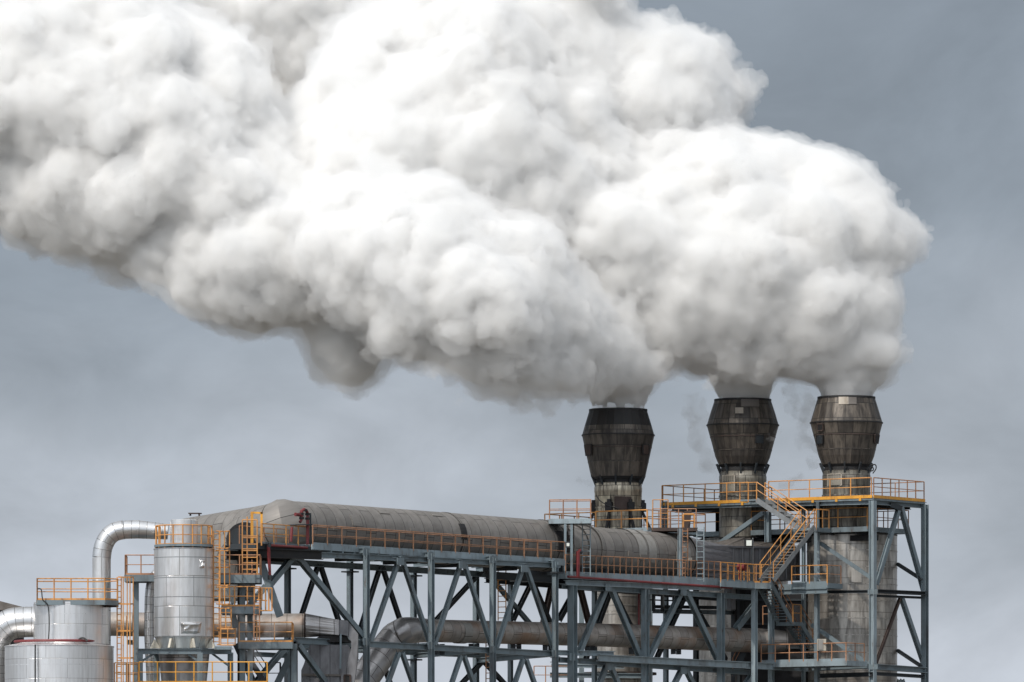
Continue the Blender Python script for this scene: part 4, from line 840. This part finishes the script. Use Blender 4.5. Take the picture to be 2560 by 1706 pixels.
lf = frame('support_tower', 'steel columns and struts holding the left end of the truss behind the railed platforms', P(620, 1600, -41),
    [(flat(-40.5), 603, 1366, .4, 'dark_steel'), (flat(-40), 340, 1441, .3, 'steel'), (flat(-41), 735, 1604, .4, 'dark_steel'), (flat(-38), 728, 1610, .35, 'steel')],
    [(flat(-41), 640, 1608, 740, 1606, .34), (flat(-40.4), 560, 1373, 660, 1366, .4, 'dark_steel'), (flat(-39), 620, 1635, 720, 1640, .26), (flat(-40), 318, 1606, 345, 1607, .26)],
    [(flat(-40.5), 652, 1405, 700, 1542, .4), (flat(-40.5), 640, 1412, 600, 1510, .34, 'dark_steel'), (flat(-40.5), 665, 1465, 610, 1530, .34, 'steel'), (flat(-41), 575, 1510, 590, 1570, .34, 'steel'), (flat(-41), 590, 1610, 640, 1720, .36, 'dark_steel'), (flat(-40), 735, 1620, 690, 1715, .34, 'steel'), (flat(-40), 560, 1440, 585, 1510, .3, 'steel')])
# ================================================================ LADDERS AND SMALL PLATFORM ON THE GALLERY
def lad(px, y0, y1, f, w, m, label, side=V):
    l_ = thing('ladder', label, 'ladder', tuple(f.at(px, y1))); ladder(l_, f.at(px, y1), Vector((f.at(px, y1).x, f.at(px, y1).y, f.at(px, y0).z)), side, w, m, .3); return l_
lad(1466, 1303, 1440, G2.off(.25), .55, 'steel_light', 'steel ladder right under the small high platform on the duct')
lad(1427, 1303, 1362, G2.off(-.4), .4, 'rust_steel', 'short rusty ladder left under the small high platform')
lad(1751, 1318, 1456, G2.off(.25), .5, 'steel_light', 'grey steel ladder rising to the rusty platform')
lad(1713, 1322, 1440, G2.off(-.3), .36, 'orange_old', 'thin orange ladder left of the grey ladder below the rusty platform')
lad(1255, 1416, 1552, G2.off(-3), .55, 'orange', 'orange ladder behind the truss between its third and fourth columns')
lad(1222, 1606, 1760, G2.off(-3), .4, 'orange_old', 'faint orange ladder low behind the truss columns')
sp = thing('small_platform', 'small high platform with thin orange rails perched above the round duct', 'platform', tuple(G2.at(1425, 1296)))
f = G2.off(.3); a = f.at(1374, 1298); b = P(1477, 1298, f.at(1430, 1298).y-.2); a = P(1374, 1298, b.y+.4); b.z = a.z; pl = [a, b, b+YV*1.5, a+YV*1.5]
deck(sp, pl, .1, 'grating', 'steel_light', .28); railing(sp, pl+[pl[0]], 1.1, 'orange_old', .75, .03, 0); 
for x in (1413, 1429): q = MB(); q.bar(P(x, 1302, b.y+.3), P(x, 1442, b.y+.3), .14, .14, YV); q.build('leg', 'steel', sp)
for x in (1700,):
    po = thing('post', 'thin upright steel post under the rusty platform', 'post', tuple(G2.at(x, 1440))); q = MB(); q.hbeam(G2.off(-.2).at(x, 1440), G2.off(-.2).at(x, 1322), .2, .2, V, .03); q.build('shaft', 'steel_light', po)
# ================================================================ RED FIRE PIPES
fh = thing('fire_monitor', 'red fire monitor with black couplings on the landing by the duct bend', 'hydrant', tuple(G1.off(.7).at(770, 1362)))
f = G1.off(.7); q = MB(); q.tube([f.at(769, 1362), f.at(769, 1284), f.at(766, 1277), f.at(760, 1274), f.at(754, 1278), f.at(753, 1300), f.at(750, 1306)], .085, 10); q.build('standpipe', 'red', fh, True)
q = MB(); q.tube([f.at(756, 1289), f.at(738, 1286)], .09, 10); q.tube([f.at(739, 1282), f.at(739, 1291)], .05, 8); q.build('nozzle', 'red', fh, True)
for x, y in ((769, 1286), (753, 1285), (762, 1276), (769, 1297), (754, 1296)):
    p = f.at(x, y); q = MB(); q.tube([p-UP*.06, p+UP*.06], .14, 12); q.build('coupling', 'black', fh, True)
q = MB(); q.bar(f.at(728, 1313), f.at(773, 1312), .5, .05); q.build('shelf', 'dark_steel', fh)
q = MB(); q.tube([f.at(727, 1355), f.at(730, 1318)], .08, 8); q.build('drain', 'red', fh, True)
q = MB(); q.tube([f.at(776, 1362), f.at(776, 1283)], .05, 8); q.build('guard_pole', 'dark_steel', fh, True)
rp1 = thing('red_pipe', 'thin red pipe running under the end landing and dropping to the truss', 'pipe', tuple(f.at(680, 1365)))
q = MB(); q.tube([f.at(768, 1370), f.at(680, 1364), f.at(671, 1365), f.at(675, 1442)], .075, 8); q.build('pipe_run', 'red', rp1, True)
for x, y in ((672, 1363), (675, 1444)): q = MB(); p = f.at(x, y); q.tube([p-UP*.12, p+UP*.12], .13, 10); q.build('coupling', 'dark_steel', rp1, True)
rp2 = thing('red_pipe', 'long thin red pipe under the rear walkway with one standpipe', 'pipe', tuple(G2.off(.35).at(1600, 1450)))
f = G2.off(.35); q = MB(); q.tube([f.at(1420, 1442), f.at(1620, 1456), f.at(1830, 1470)], .07, 8); q.build('pipe_run', 'red', rp2, True)
q = MB(); q.tube([f.at(1445, 1443), f.at(1445, 1380), f.at(1450, 1377)], .1, 8); q.build('standpipe', 'red', rp2, True)
q = MB(); q.tube([f.at(1445, 1381), f.at(1453, 1381)], .11, 10); q.build('valve', 'dark_steel', rp2, True)
rp3 = thing('red_pipe', 'upright rusty red pipe beside the blackened chimney foot', 'pipe', tuple(G2.off(-1.5).at(1597, 1560))); q = MB(); q.tube([G2.off(-1.5).at(1597, 1640), G2.off(-1.5).at(1597, 1476)], .06, 8); q.build('pipe_run', 'red', rp3, True)
vv = thing('red_valve', 'red valve on a red stub behind the landing rails', 'valve', tuple(G2.off(-.4).at(1852, 1440))); f = G2.off(-.4)
q = MB(); q.tube([f.at(1851, 1448), f.at(1851, 1410)], .09, 10); q.build('stub', 'red', vv, True); q = MB(); p = f.at(1856, 1418); q.tube([p-V*.25, p+V*.25], .24, 14); q.build('valve_body', 'red', vv, True)
# ================================================================ LAMPS, CABINET
fl = thing('flood_lamp', 'square floodlight on a pole above the landing by the upper stairs', 'lamp', tuple(G2.off(.5).at(1879, 1452))); f = G2.off(.5)
q = MB(); q.tube([f.at(1878, 1454), f.at(1878, 1372)], .05, 8); q.build('pole', 'dark_steel', fl, True); q = MB(); q.tube([f.at(1882, 1454), f.at(1882, 1345)], .035, 8); q.tube([f.at(1880, 1355), f.at(1899, 1359)], .03, 6); q.build('mast', 'grey_pole', fl, True)
p = f.at(1873, 1358); q = MB(); q.bar(p-X*.3+YV*.15, p+X*.22+YV*.15, .25, .46); q.build('housing', 'black', fl)
q = MB(); q.bar(p-X*.17, p+X*.15, .05, .32); q.build('lens', 'lens', fl)
sl_ = thing('bulkhead_lamp', 'little box lamp at the rail end where the two walkways meet', 'lamp', tuple(G1.at(1420, 1362))); p = G1.off(.1).at(1420, 1362)
q = MB(); q.bar(p-X*.14+YV*.12, p+X*.14+YV*.12, .2, .34); q.build('housing', 'dark_steel', sl_); q = MB(); q.bar(p-X*.08, p+X*.08, .03, .18); q.build('lens', 'lens', sl_)
cb_ = thing('control_cabinet', 'cream control cabinet on the low platform at the foot of the bottom stairs', 'cabinet', tuple(f7.at(2055, 1656))); p = f7.off(.1).at(2055, 1612)
q = MB(); q.hexa([p-X*.28-UP*.36, p+X*.25-UP*.36+YV*.1, p+X*.25-UP*.36+YV*.45, p-X*.28-UP*.36+YV*.35, p-X*.28+UP*.34, p+X*.25+UP*.34+YV*.1, p+X*.25+UP*.34+YV*.45, p-X*.28+UP*.34+YV*.35]); q.build('housing', 'cream', cb_)
q = MB(); q.bar(p-X*.24-YV*.02, p+X*.05+YV*.03, .03, .6); q.build('door', 'duct_pale', cb_)
for x in (-.2, .2): q = MB(); q.bar(p+X*x-UP*.36+YV*.25, p+X*x-UP*1.05+YV*.25, .05, .05, YV); q.build('leg', 'rust_steel', cb_)
tb_ = thing('junction_box', 'small pale junction box on the rear walkway near the thin orange ladder', 'box', tuple(G2.at(1725, 1400))); p = G2.off(-.3).at(1724, 1399)
q = MB(); q.bar(p-X*.14, p+X*.14, .2, .2); q.build('housing', 'cream', tb_); q = MB(); q.bar(p-UP*.1, p-UP*1.1, .05, .05, YV); q.build('post', 'dark_steel', tb_)
# ================================================================ ADDED DARK WALL STANDING IN FOR SHADE BEHIND THE STAIRS
bh = thing('shade_wall', 'added black wall standing in for deep shade behind the stairs, between pipe end and silo', 'wall', tuple(G(P(1920, 1600, 5.8))))
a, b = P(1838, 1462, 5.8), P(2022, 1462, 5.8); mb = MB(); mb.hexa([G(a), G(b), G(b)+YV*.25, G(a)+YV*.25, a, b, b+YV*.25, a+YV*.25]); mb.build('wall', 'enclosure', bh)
for y in (1500, 1560, 1620): q = MB(); q.bar(P(1840, y, 5.7), P(2020, y, 5.7), .1, .12); q.build('shade_wall_rail', 'dark_steel', bh)
for x in (1846, 1930, 2012): q = MB(); q.bar(G(P(x, 1462, 5.65)), P(x, 1462, 5.65), .16, .16, YV); q.build('shade_wall_post', 'dark_steel', bh)
rg = thing('low_ring_platform', 'dim platform ring round the lower shaft of the shorter chimney', 'platform', tuple(P(1520, 1680, 3)))
q = MB(); q.lathe((c1.x, c1.y), [(1.45, P(0, 1688, 4).z), (2.3, P(0, 1688, 4).z), (2.3, P(0, 1682, 4).z), (1.45, P(0, 1682, 4).z)], 40); q.build('deck', 'rust_steel', rg, True)
q = MB(); q.hbeam(P(1375, 1688, 1.5), P(1612, 1690, 1.5), .3, .3, UP, .04); q.build('girder', 'steel', rg)
q = MB(); q.hbeam(P(1378, 1664, 1.6), P(1560, 1668, 1.6), .24, .22, UP, .04); q.build('girder', 'steel_light', rg)
railing(rg, [P(1335, 1712, 0), P(1422, 1712, 0)], 1.1, 'orange_old', .8, .03, 0)
for x0, x1 in ((1833, 1852), (1852, 1838)):
    pass
zs = thing('zigzag_stair', 'faint orange-railed stair low down behind the two pale columns', 'stairs', tuple(P(1850, 1690, 2)), 'steel stair flights')
stair(zs, P(1865, 1622, 2.4), P(1832, 1690, 2.4), YV, .8, 'dark_steel', 'orange_old', n=9)
hb = thing('service_box', 'dark tall service box hung behind the second gallery truss near the added dark shade wall', 'box', tuple(G2.off(-3.5).at(1820, 1500)))
q = MB(); p = G2.off(-3.2).at(1825, 1500); q.bar(p-UP*.6, p+UP*.75, .5, .5, V); q.build('housing', 'box', hb)
for dx in (-9, 9): q = MB(); q.bar(G2.off(-3).at(1825+dx, 1524), G2.off(-3).at(1825+dx, 1474), .06, .06, V); q.build('edge', 'steel_light', hb)

# ================================================================ SMALL PIPES AND CABLES
def run(name, label, pts, r, m='grey_pole', cat='pipe', clips=0):
    o = thing(name, label, cat, tuple(pts[0])); q = MB(); q.tube(pts, r, 8); q.build('pipe_run', m, o, True)
    for k in range(clips):
        p = pts[0].lerp(pts[-1], (k+.5)/clips); c_ = MB(); c_.bar(p-UP*.08, p+UP*.08, r*4, .1, YV); c_.build('clip', 'dark_steel', o)
f = TF.off(.25)
run('down_pipe', 'grey downpipe on the tower front that kinks beside the short side landing', [f.at(2046, 1350), f.at(2046, 1446), f.at(2056, 1462), f.at(2056, 1484)], .07, 'steel_light')
# ================================================================ STEAM
def lobe_texture(seed, cells=6, res=16):
    """periodic bulge field: 1 at scattered centres falling to 0 in the creases between them"""
    rg = np.random.default_rng(seed); n = cells*res
    pts = rg.random((cells, cells, cells, 3)); ax = (np.arange(n)+.5)/res
    g = np.stack(np.meshgrid(ax, ax, ax, indexing='ij'), -1); b = np.floor(g).astype(int)
    best = np.full(g.shape[:3], 9.0)
    for dx in (-1, 0, 1):
        for dy in (-1, 0, 1):
            for dz in (-1, 0, 1):
                c = b+np.array((dx, dy, dz)); m = c % cells
                best = np.minimum(best, ((c+pts[m[..., 0], m[..., 1], m[..., 2]]-g)**2).sum(-1))
    return (1-np.minimum(best, 1.0)).astype(np.float32)
LOBES = [lobe_texture(s) for s in (1, 2)]
def lobes(p, cell, k, turn):
    t = LOBES[k % 2]; n = t.shape[0]
    q = (p @ np.array(Matrix.Rotation(turn, 3, Vector((.3, .8, .5)))).T)/cell*16
    i = np.floor(q).astype(np.int32); f = (q-i).astype(np.float32); out = 0
    for a in (0, 1):
        for b in (0, 1):
            for c in (0, 1):
                w_ = (f[:, 0] if a else 1-f[:, 0])*(f[:, 1] if b else 1-f[:, 1])*(f[:, 2] if c else 1-f[:, 2])
                out = out+w_*t[(i[:, 0]+a) % n, (i[:, 1]+b) % n, (i[:, 2]+c) % n]
    return out
def surface_net(f, org, h):
    """one skin of quads round the cells where f > 0"""
    s = f > 0; sh = f.shape
    cnt = np.zeros([d-1 for d in sh], np.int8); acc = np.zeros([d-1 for d in sh]+[3], np.float32)
    offs = [(a, b, c) for a in (0, 1) for b in (0, 1) for c in (0, 1)]
    sl = lambda o: tuple(slice(o[k], sh[k]-1+o[k]) for k in range(3))
    for o in offs:
        for k in range(3):
            if o[k]: continue
            o2 = list(o); o2[k] = 1
            f0, f1 = f[sl(o)], f[sl(o2)]; x = (f0 > 0) != (f1 > 0)
            t = np.where(x, f0/np.where(x, f0-f1, 1), 0); cnt += x
            for j in range(3): acc[..., j] += np.where(x, t if j == k else o[j], 0)
    act = cnt > 0; idx = np.full(act.shape, -1, np.int64); n = int(act.sum()); idx[act] = np.arange(n)
    vs = (np.argwhere(act)+acc[act]/cnt[act][:, None])*h+org
    quads = []
    for k in range(3):
        i, j = (k+1) % 3, (k+2) % 3
        a0 = [slice(1, sh[d]-1) for d in range(3)]; a0[k] = slice(0, sh[k]-1)
        a1 = list(a0); a1[k] = slice(1, sh[k])
        e = s[tuple(a0)] != s[tuple(a1)]; pos = np.argwhere(e)+np.array([0 if d == k else 1 for d in range(3)])
        up = s[tuple(pos.T)]
        def cell(di, dj):
            q = pos.copy(); q[:, i] -= di; q[:, j] -= dj; return idx[tuple(q.T)]
        Q = np.stack([cell(1, 1), cell(0, 1), cell(0, 0), cell(1, 0)], 1); Q[~up] = Q[~up][:, ::-1]
        quads.append(Q)
    return vs, np.concatenate(quads)
def wisp_mat(dens):
    m = bpy.data.materials.new('thin_steam'); m.use_nodes = True
    t = m.node_tree; t.nodes.clear(); L = t.links.new
    o = t.nodes.new('ShaderNodeOutputMaterial'); v = t.nodes.new('ShaderNodeVolumePrincipled'); v.inputs['Color'].default_value = (.995, .995, .995, 1)
    tc_ = t.nodes.new('ShaderNodeTexCoord'); n = t.nodes.new('ShaderNodeTexNoise'); n.inputs['Scale'].default_value = .75; n.inputs['Detail'].default_value = 5; n.inputs['Roughness'].default_value = .6; n.inputs['Distortion'].default_value = .8
    mr = t.nodes.new('ShaderNodeMapRange'); mr.inputs[1].default_value = .42; mr.inputs[2].default_value = .68; mr.inputs[3].default_value = 0; mr.inputs[4].default_value = dens
    L(tc_.outputs['Object'], n.inputs[0]); L(n.outputs['Fac'], mr.inputs[0]); L(mr.outputs[0], v.inputs['Density']); L(v.outputs[0], o.inputs['Volume'])
    return m
def inside(poly, x, y):
    c = False; n = len(poly)
    for i in range(n):
        x1, y1 = poly[i]; x2, y2 = poly[i-1]
        if (y1 > y) != (y2 > y) and x < (x2-x1)*(y-y1)/(y2-y1)+x1: c = not c
    return c
def edge_dist(poly, x, y):
    best = 1e9; n = len(poly)
    for i in range(n):
        x1, y1 = poly[i-1]; x2, y2 = poly[i]
        dx, dy = x2-x1, y2-y1
        t = max(0, min(1, ((x-x1)*dx+(y-y1)*dy)/(dx*dx+dy*dy+1e-9)))
        best = min(best, math.hypot(x-x1-t*dx, y-y1-t*dy))
    return best
def vol_mat(name, dens, col=(.995, .995, .995), aniso=0.0):
    m = bpy.data.materials.new(name); m.use_nodes = True
    t = m.node_tree; t.nodes.clear()
    o = t.nodes.new('ShaderNodeOutputMaterial'); v = t.nodes.new('ShaderNodeVolumePrincipled')
    v.inputs['Color'].default_value = (*col, 1); v.inputs['Density'].default_value = dens; v.inputs['Anisotropy'].default_value = aniso
    t.links.new(v.outputs[0], o.inputs['Volume'])
    return m
def pack(poly, Yc, depth_k, dmax, rmin, rmax, n, seed, extra=()):
    """billowing steam: a packing of puffs inside an outline, thick where the outline is wide, remeshed to one skin, then lobed"""
    rnd = random.Random(seed)
    xs = [p[0] for p in poly]; ys = [p[1] for p in poly]
    cnt = 0; tries = 0
    puffs = []
    while cnt < n and tries < n*60:
        tries += 1
        x = rnd.uniform(min(xs), max(xs)); y = rnd.uniform(min(ys), max(ys))
        if not inside(poly, x, y): continue
        d = edge_dist(poly, x, y)
        if d < rmin*.8: continue
        r = min(d*1.02, rnd.uniform(rmin, rmax)); s = 42.0
        th = min(depth_k*d, dmax)/s
        Yd = (Yc(x, y) if callable(Yc) else Yc)+rnd.choice((-1, 1, -1))*th*rnd.uniform(.75, 1.05)
        puffs.append((P(x, y, Yd), r/s)); cnt += 1
    for x, y, Y, r in extra: puffs.append((P(x, y, Y), r/42))
    # a solid core so nothing inside is hollow
    step = rmin*.9; gx = min(xs)
    while gx < max(xs):
        gy = min(ys)
        while gy < max(ys):
            if inside(poly, gx, gy):
                d = edge_dist(poly, gx, gy)
                if d > rmin*.7:
                    th = min(depth_k*d, dmax)/42; y0 = Yc(gx, gy) if callable(Yc) else Yc
                    rr = min(d*.95, rmax*.9)/42; k = max(1, int(th/rr)+1)
                    for i in range(-k, k+1): puffs.append((P(gx, gy, y0+i*th/k*.85), rr))
            gy += step
        gx += step
    return puffs
def grow(name, puffs, voxel, scales, shells, blur=1, calm=()):
    """one billowing skin round all the puffs, lobed at several sizes"""
    c = np.array([tuple(p) for p, r in puffs]); r = np.array([r for p, r in puffs])
    pad = 3.0; lo = (c-r[:, None]).min(0)-pad; hi = (c+r[:, None]).max(0)+pad
    dim = np.ceil((hi-lo)/voxel).astype(int)+1
    f = np.full(dim, -3.0, np.float32)
    for p, q in zip(c, r):
        a = np.maximum(((p-q-2-lo)/voxel).astype(int), 0); b = np.minimum(((p+q+2-lo)/voxel).astype(int)+1, dim)
        g = [(np.arange(a[k], b[k])*voxel+lo[k]-p[k])**2 for k in range(3)]
        d = q-np.sqrt(g[0][:, None, None]+g[1][None, :, None]+g[2][None, None, :])
        v = f[a[0]:b[0], a[1]:b[1], a[2]:b[2]]; np.maximum(v, d, out=v)
    for _ in range(blur):
        for k in range(3): f = (np.roll(f, 1, k)+np.roll(f, -1, k)+f*2)/4
    band = (f > -2.2) & (f < 1.6); co = np.argwhere(band)*voxel+lo; add = 0
    for k, (cell, amp) in enumerate(scales): add = add+(lobes(co, cell, k, .7+k*1.3)-.62)*amp
    add = add-.42
    for q in calm: add = add*np.clip((np.linalg.norm(co-np.array(tuple(q)), axis=1)-1.6)/3.5, .12, 1)
    f[band] += add
    f[[0, -1]] = -1; f[:, [0, -1]] = -1; f[:, :, [0, -1]] = -1
    base = co
    out = []
    for k, (lift, fray, m_) in enumerate(shells):
        g = f
        if lift or fray:
            g = f.copy(); n_ = 0
            for j, (cell, amp) in enumerate(((1.7, 1.0), (.8, .7), (.42, .4))): n_ = n_+(lobes(base, cell, j+k, 2.1+j+k*.7)-.45)*amp*fray
            n_ = n_+lift
            for q in calm: n_ = n_*np.clip((np.linalg.norm(base-np.array(tuple(q)), axis=1)-1.6)/3.5, .0, 1)
            g[band] += n_
            g[[0, -1]] = -1; g[:, [0, -1]] = -1; g[:, :, [0, -1]] = -1
        vs, qs = surface_net(g, lo, voxel)
        me = bpy.data.meshes.new(name); me.vertices.add(len(vs)); me.vertices.foreach_set('co', vs.ravel())
        me.loops.add(qs.size); me.loops.foreach_set('vertex_index', qs.ravel().astype(np.int32))
        me.polygons.add(len(qs)); me.polygons.foreach_set('loop_start', np.arange(0, qs.size, 4, dtype=np.int32))
        me.update(calc_edges=True); me.polygons.foreach_set('use_smooth', [True]*len(qs)); me.materials.append(m_)
        o = bpy.data.objects.new(name if not out else 'misty_fringe', me); C.objects.link(o)
        if out: o.parent = out[0]
        out.append(o)
    return out[0]
W_ = (.994, .991, .985)
ST = ((0, .2, vol_mat('steam', 1.3, W_)), (-.36, .4, vol_mat('dense_steam', 2.6, W_)), (.17, 1.1, vol_mat('thin_steam_edge', .4, W_)))
SCL = ((6.5, 2.4), (3.1, 1.15), (1.5, .42), (.8, .27), (.45, .18))
SC_A = ((4.2, 1.7), (2.1, .85), (1.05, .34), (.55, .22), (.36, .14))
# outlines of the billows, nearest last; each packed with puffs at its own distance
pA = [(1505,992),(1440,975),(1400,965),(1340,985),(1270,975),(1200,965),(1150,945),(1090,925),(1000,905),(955,880),(940,860),(930,800),(800,740),(700,660),(700,520),(850,440),(1000,430),(1150,480),(1290,560),(1360,572),(1410,640),(1430,700),(1480,738),(1560,740),(1595,790),(1640,880),(1650,940),(1620,970),(1590,990),(1550,994)]
pB1 = [(1805,940),(1740,950),(1640,932),(1560,860),(1420,760),(1280,640),(1240,520),(1330,380),(1450,290),(1600,335),(1740,355),(1850,325),(1900,335),(1940,352),(2000,378),(2080,392),(2145,438),(2190,486),(2262,525),(2292,590),(2262,650),(2215,682),(2246,800),(2200,870),(2215,960),(2180,974),(2060,968),(2000,952),(1935,938)]
pB2 = [(1400,420),(1300,200),(1330,-160),(1460,-160),(1545,-15),(1590,45),(1670,58),(1730,75),(1778,115),(1820,190),(1862,235),(1855,330),(1700,420)]
pC1 = [(-620,200),(-420,420),(-120,560),(0,548),(60,585),(130,590),(220,628),(330,680),(430,680),(480,735),(560,795),(640,808),(760,800),(860,820),(950,820),(1000,600),(900,420),(760,380),(690,318),(655,215),(600,120),(510,20),(400,-60),(280,-160),(-620,-160)]
pC2 = [(600,480),(735,345),(760,245),(800,150),(885,65),(1000,10),(1040,-160),(1450,-160),(1560,250),(1620,450),(1500,600),(1300,650),(1000,760),(700,600)]
pC3 = [(350,-160),(480,40),(640,330),(760,380),(900,200),(1100,-160)]
pD = [(775,760),(780,850),(825,925),(905,955),(945,890),(950,800),(900,730),(820,720)]
def mouth(px, py, Y, drift):
    out = []; c = P(px, py, Y)
    for dz, R_, r, n in ((-.55, .8, .6, 8), (.1, .9, .68, 8), (.8, 1.0, .8, 8), (1.6, 1.2, .95, 9), (2.7, 1.5, 1.2, 9), (-.4, 0, .9, 1), (.5, 0, .95, 1), (1.6, 0, 1.2, 1)):
        for k in range(n):
            a = 2*math.pi*k/n+dz; out.append((c+Vector((math.cos(a)*R_+drift*dz*dz*.12, math.sin(a)*R_, dz)), r))
    return out
def mk_steam():
    global MOUTH
    b = pack(pB1, lambda x, y: 6+max(0, 900-y)*.008, 1.0, 250, 40, 100, 420, 3, extra=[(1858,966,8,42),(2116,972,5,46),(2114,945,5,72),(1860,950,8,66),(1858,955,8,52),(2116,958,5,56)])
    b += mouth(1857, 1000, 8, -.3)+mouth(2116, 994, 5, .2)
    b += pack(pB2, lambda x, y: 14, 1.0, 220, 45, 110, 150, 4)
    b += pack(pC1, lambda x, y: 4+(700-y)*.012, .85, 240, 45, 125, 470, 5)
    b += pack(pC2, lambda x, y: 4.5+(700-y)*.014, .9, 240, 45, 115, 300, 6)
    b += pack(pC3, lambda x, y: 25, .9, 140, 45, 100, 120, 8)
    b += pack(pD, lambda x, y: 4.5, .9, 120, 26, 60, 60, 9)
    a = pack(pA, lambda x, y: max(0, (x-1400)*.02)-3.5*min(1, max(0, (1450-x)/200))+max(0, 1150-x)*.008+max(0, 700-y)*.012, 1.0, 170, 30, 75, 300, 7, extra=[(1545,990,4,42),(1547,975,4,54),(1555,950,4,68)])
    a += mouth(1545.5, 1024, 4, .3)
    o1 = grow('steam_plume', b, .17, SCL, ST, 1, (P(1857, 1000, 8), P(2116, 994, 5))); o2 = grow('steam_plume', a, .13, SC_A, ST, 1, (P(1545, 1024, 4),))
    tag(o1, 'huge white billowing steam cloud blown left from the two taller chimneys', 'steam plume', 'steam plumes from the chimneys')
    tag(o2, 'lower grey-bottomed steam plume rolling left from the shorter black-topped chimney', 'steam plume', 'steam plumes from the chimneys')
    def wisp(label, pts, Y, dens, seed, vox=.15):
        m_ = wisp_mat(dens*2); o = grow('steam_wisp', [(P(x, y, Y+dy), r/42) for x, y, r, dy in pts], vox, ((2.6, 1.3), (1.2, .7), (.6, .35)), ((0, 0, m_),), 2)
        tag(o, label, 'steam wisp')
    def chain(p, seed, n=14, jit=.5):
        rg = random.Random(seed); out = []
        for i in range(len(p)-1):
            (x0, y0, r0), (x1, y1, r1) = p[i], p[i+1]
            for k in range(n):
                t = k/n; r = (r0+(r1-r0)*t)*rg.uniform(.6, 1); out.append((x0+(x1-x0)*t+rg.uniform(-1, 1)*r*jit, y0+(y1-y0)*t+rg.uniform(-1, 1)*r*jit, r, rg.uniform(-.6, .6)))
        return out
    wisp('faint veil of steam drifting in the gap between the shorter and the middle chimney', chain([(1700,950,30),(1735,1050,38),(1765,1140,34),(1805,1190,16)], 1), 11.5, .3, 1)
    wisp('grey veil of steam drifting between the middle and the rightmost chimney', chain([(1985,960,40),(2010,1060,40),(2040,1130,30),(2052,1180,14)], 2), 9, .4, 2)
    wisp('low pale steam patch behind the top platform rail left of the rightmost chimney', chain([(1935,1180,22),(1960,1215,24),(2000,1200,20)], 3), 11, .4, 3)
    wisp('tiny puff of steam leaking left of the neck of the shorter chimney', chain([(1487,1198,9),(1472,1206,13),(1455,1190,12)], 4, 8), 3.5, .3, 4, .08)
    wisp('small puff of steam clinging to the right side of the middle chimney cap', chain([(1942,1080,7),(1930,1095,14),(1918,1105,9)], 5, 8), 5.2, .5, 5, .08)
    wisp('thin steam drifting round the rails right of the polished dented tank', chain([(590,1540,26),(620,1600,34),(650,1640,28),(700,1560,16)], 6), -44.5, .17, 6)
    wisp('short tail of torn steam hanging under the big cloud left of its dark lobe', chain([(945,900,16),(955,935,14),(950,970,9)], 7, 8), 3, .35, 7, .1)
    wisp('ragged scrap of thin steam under the left end of the big cloud', chain([(60,600,22),(100,620,18),(75,640,10)], 8, 8), 6, .3, 8, .12)
mk_steam()
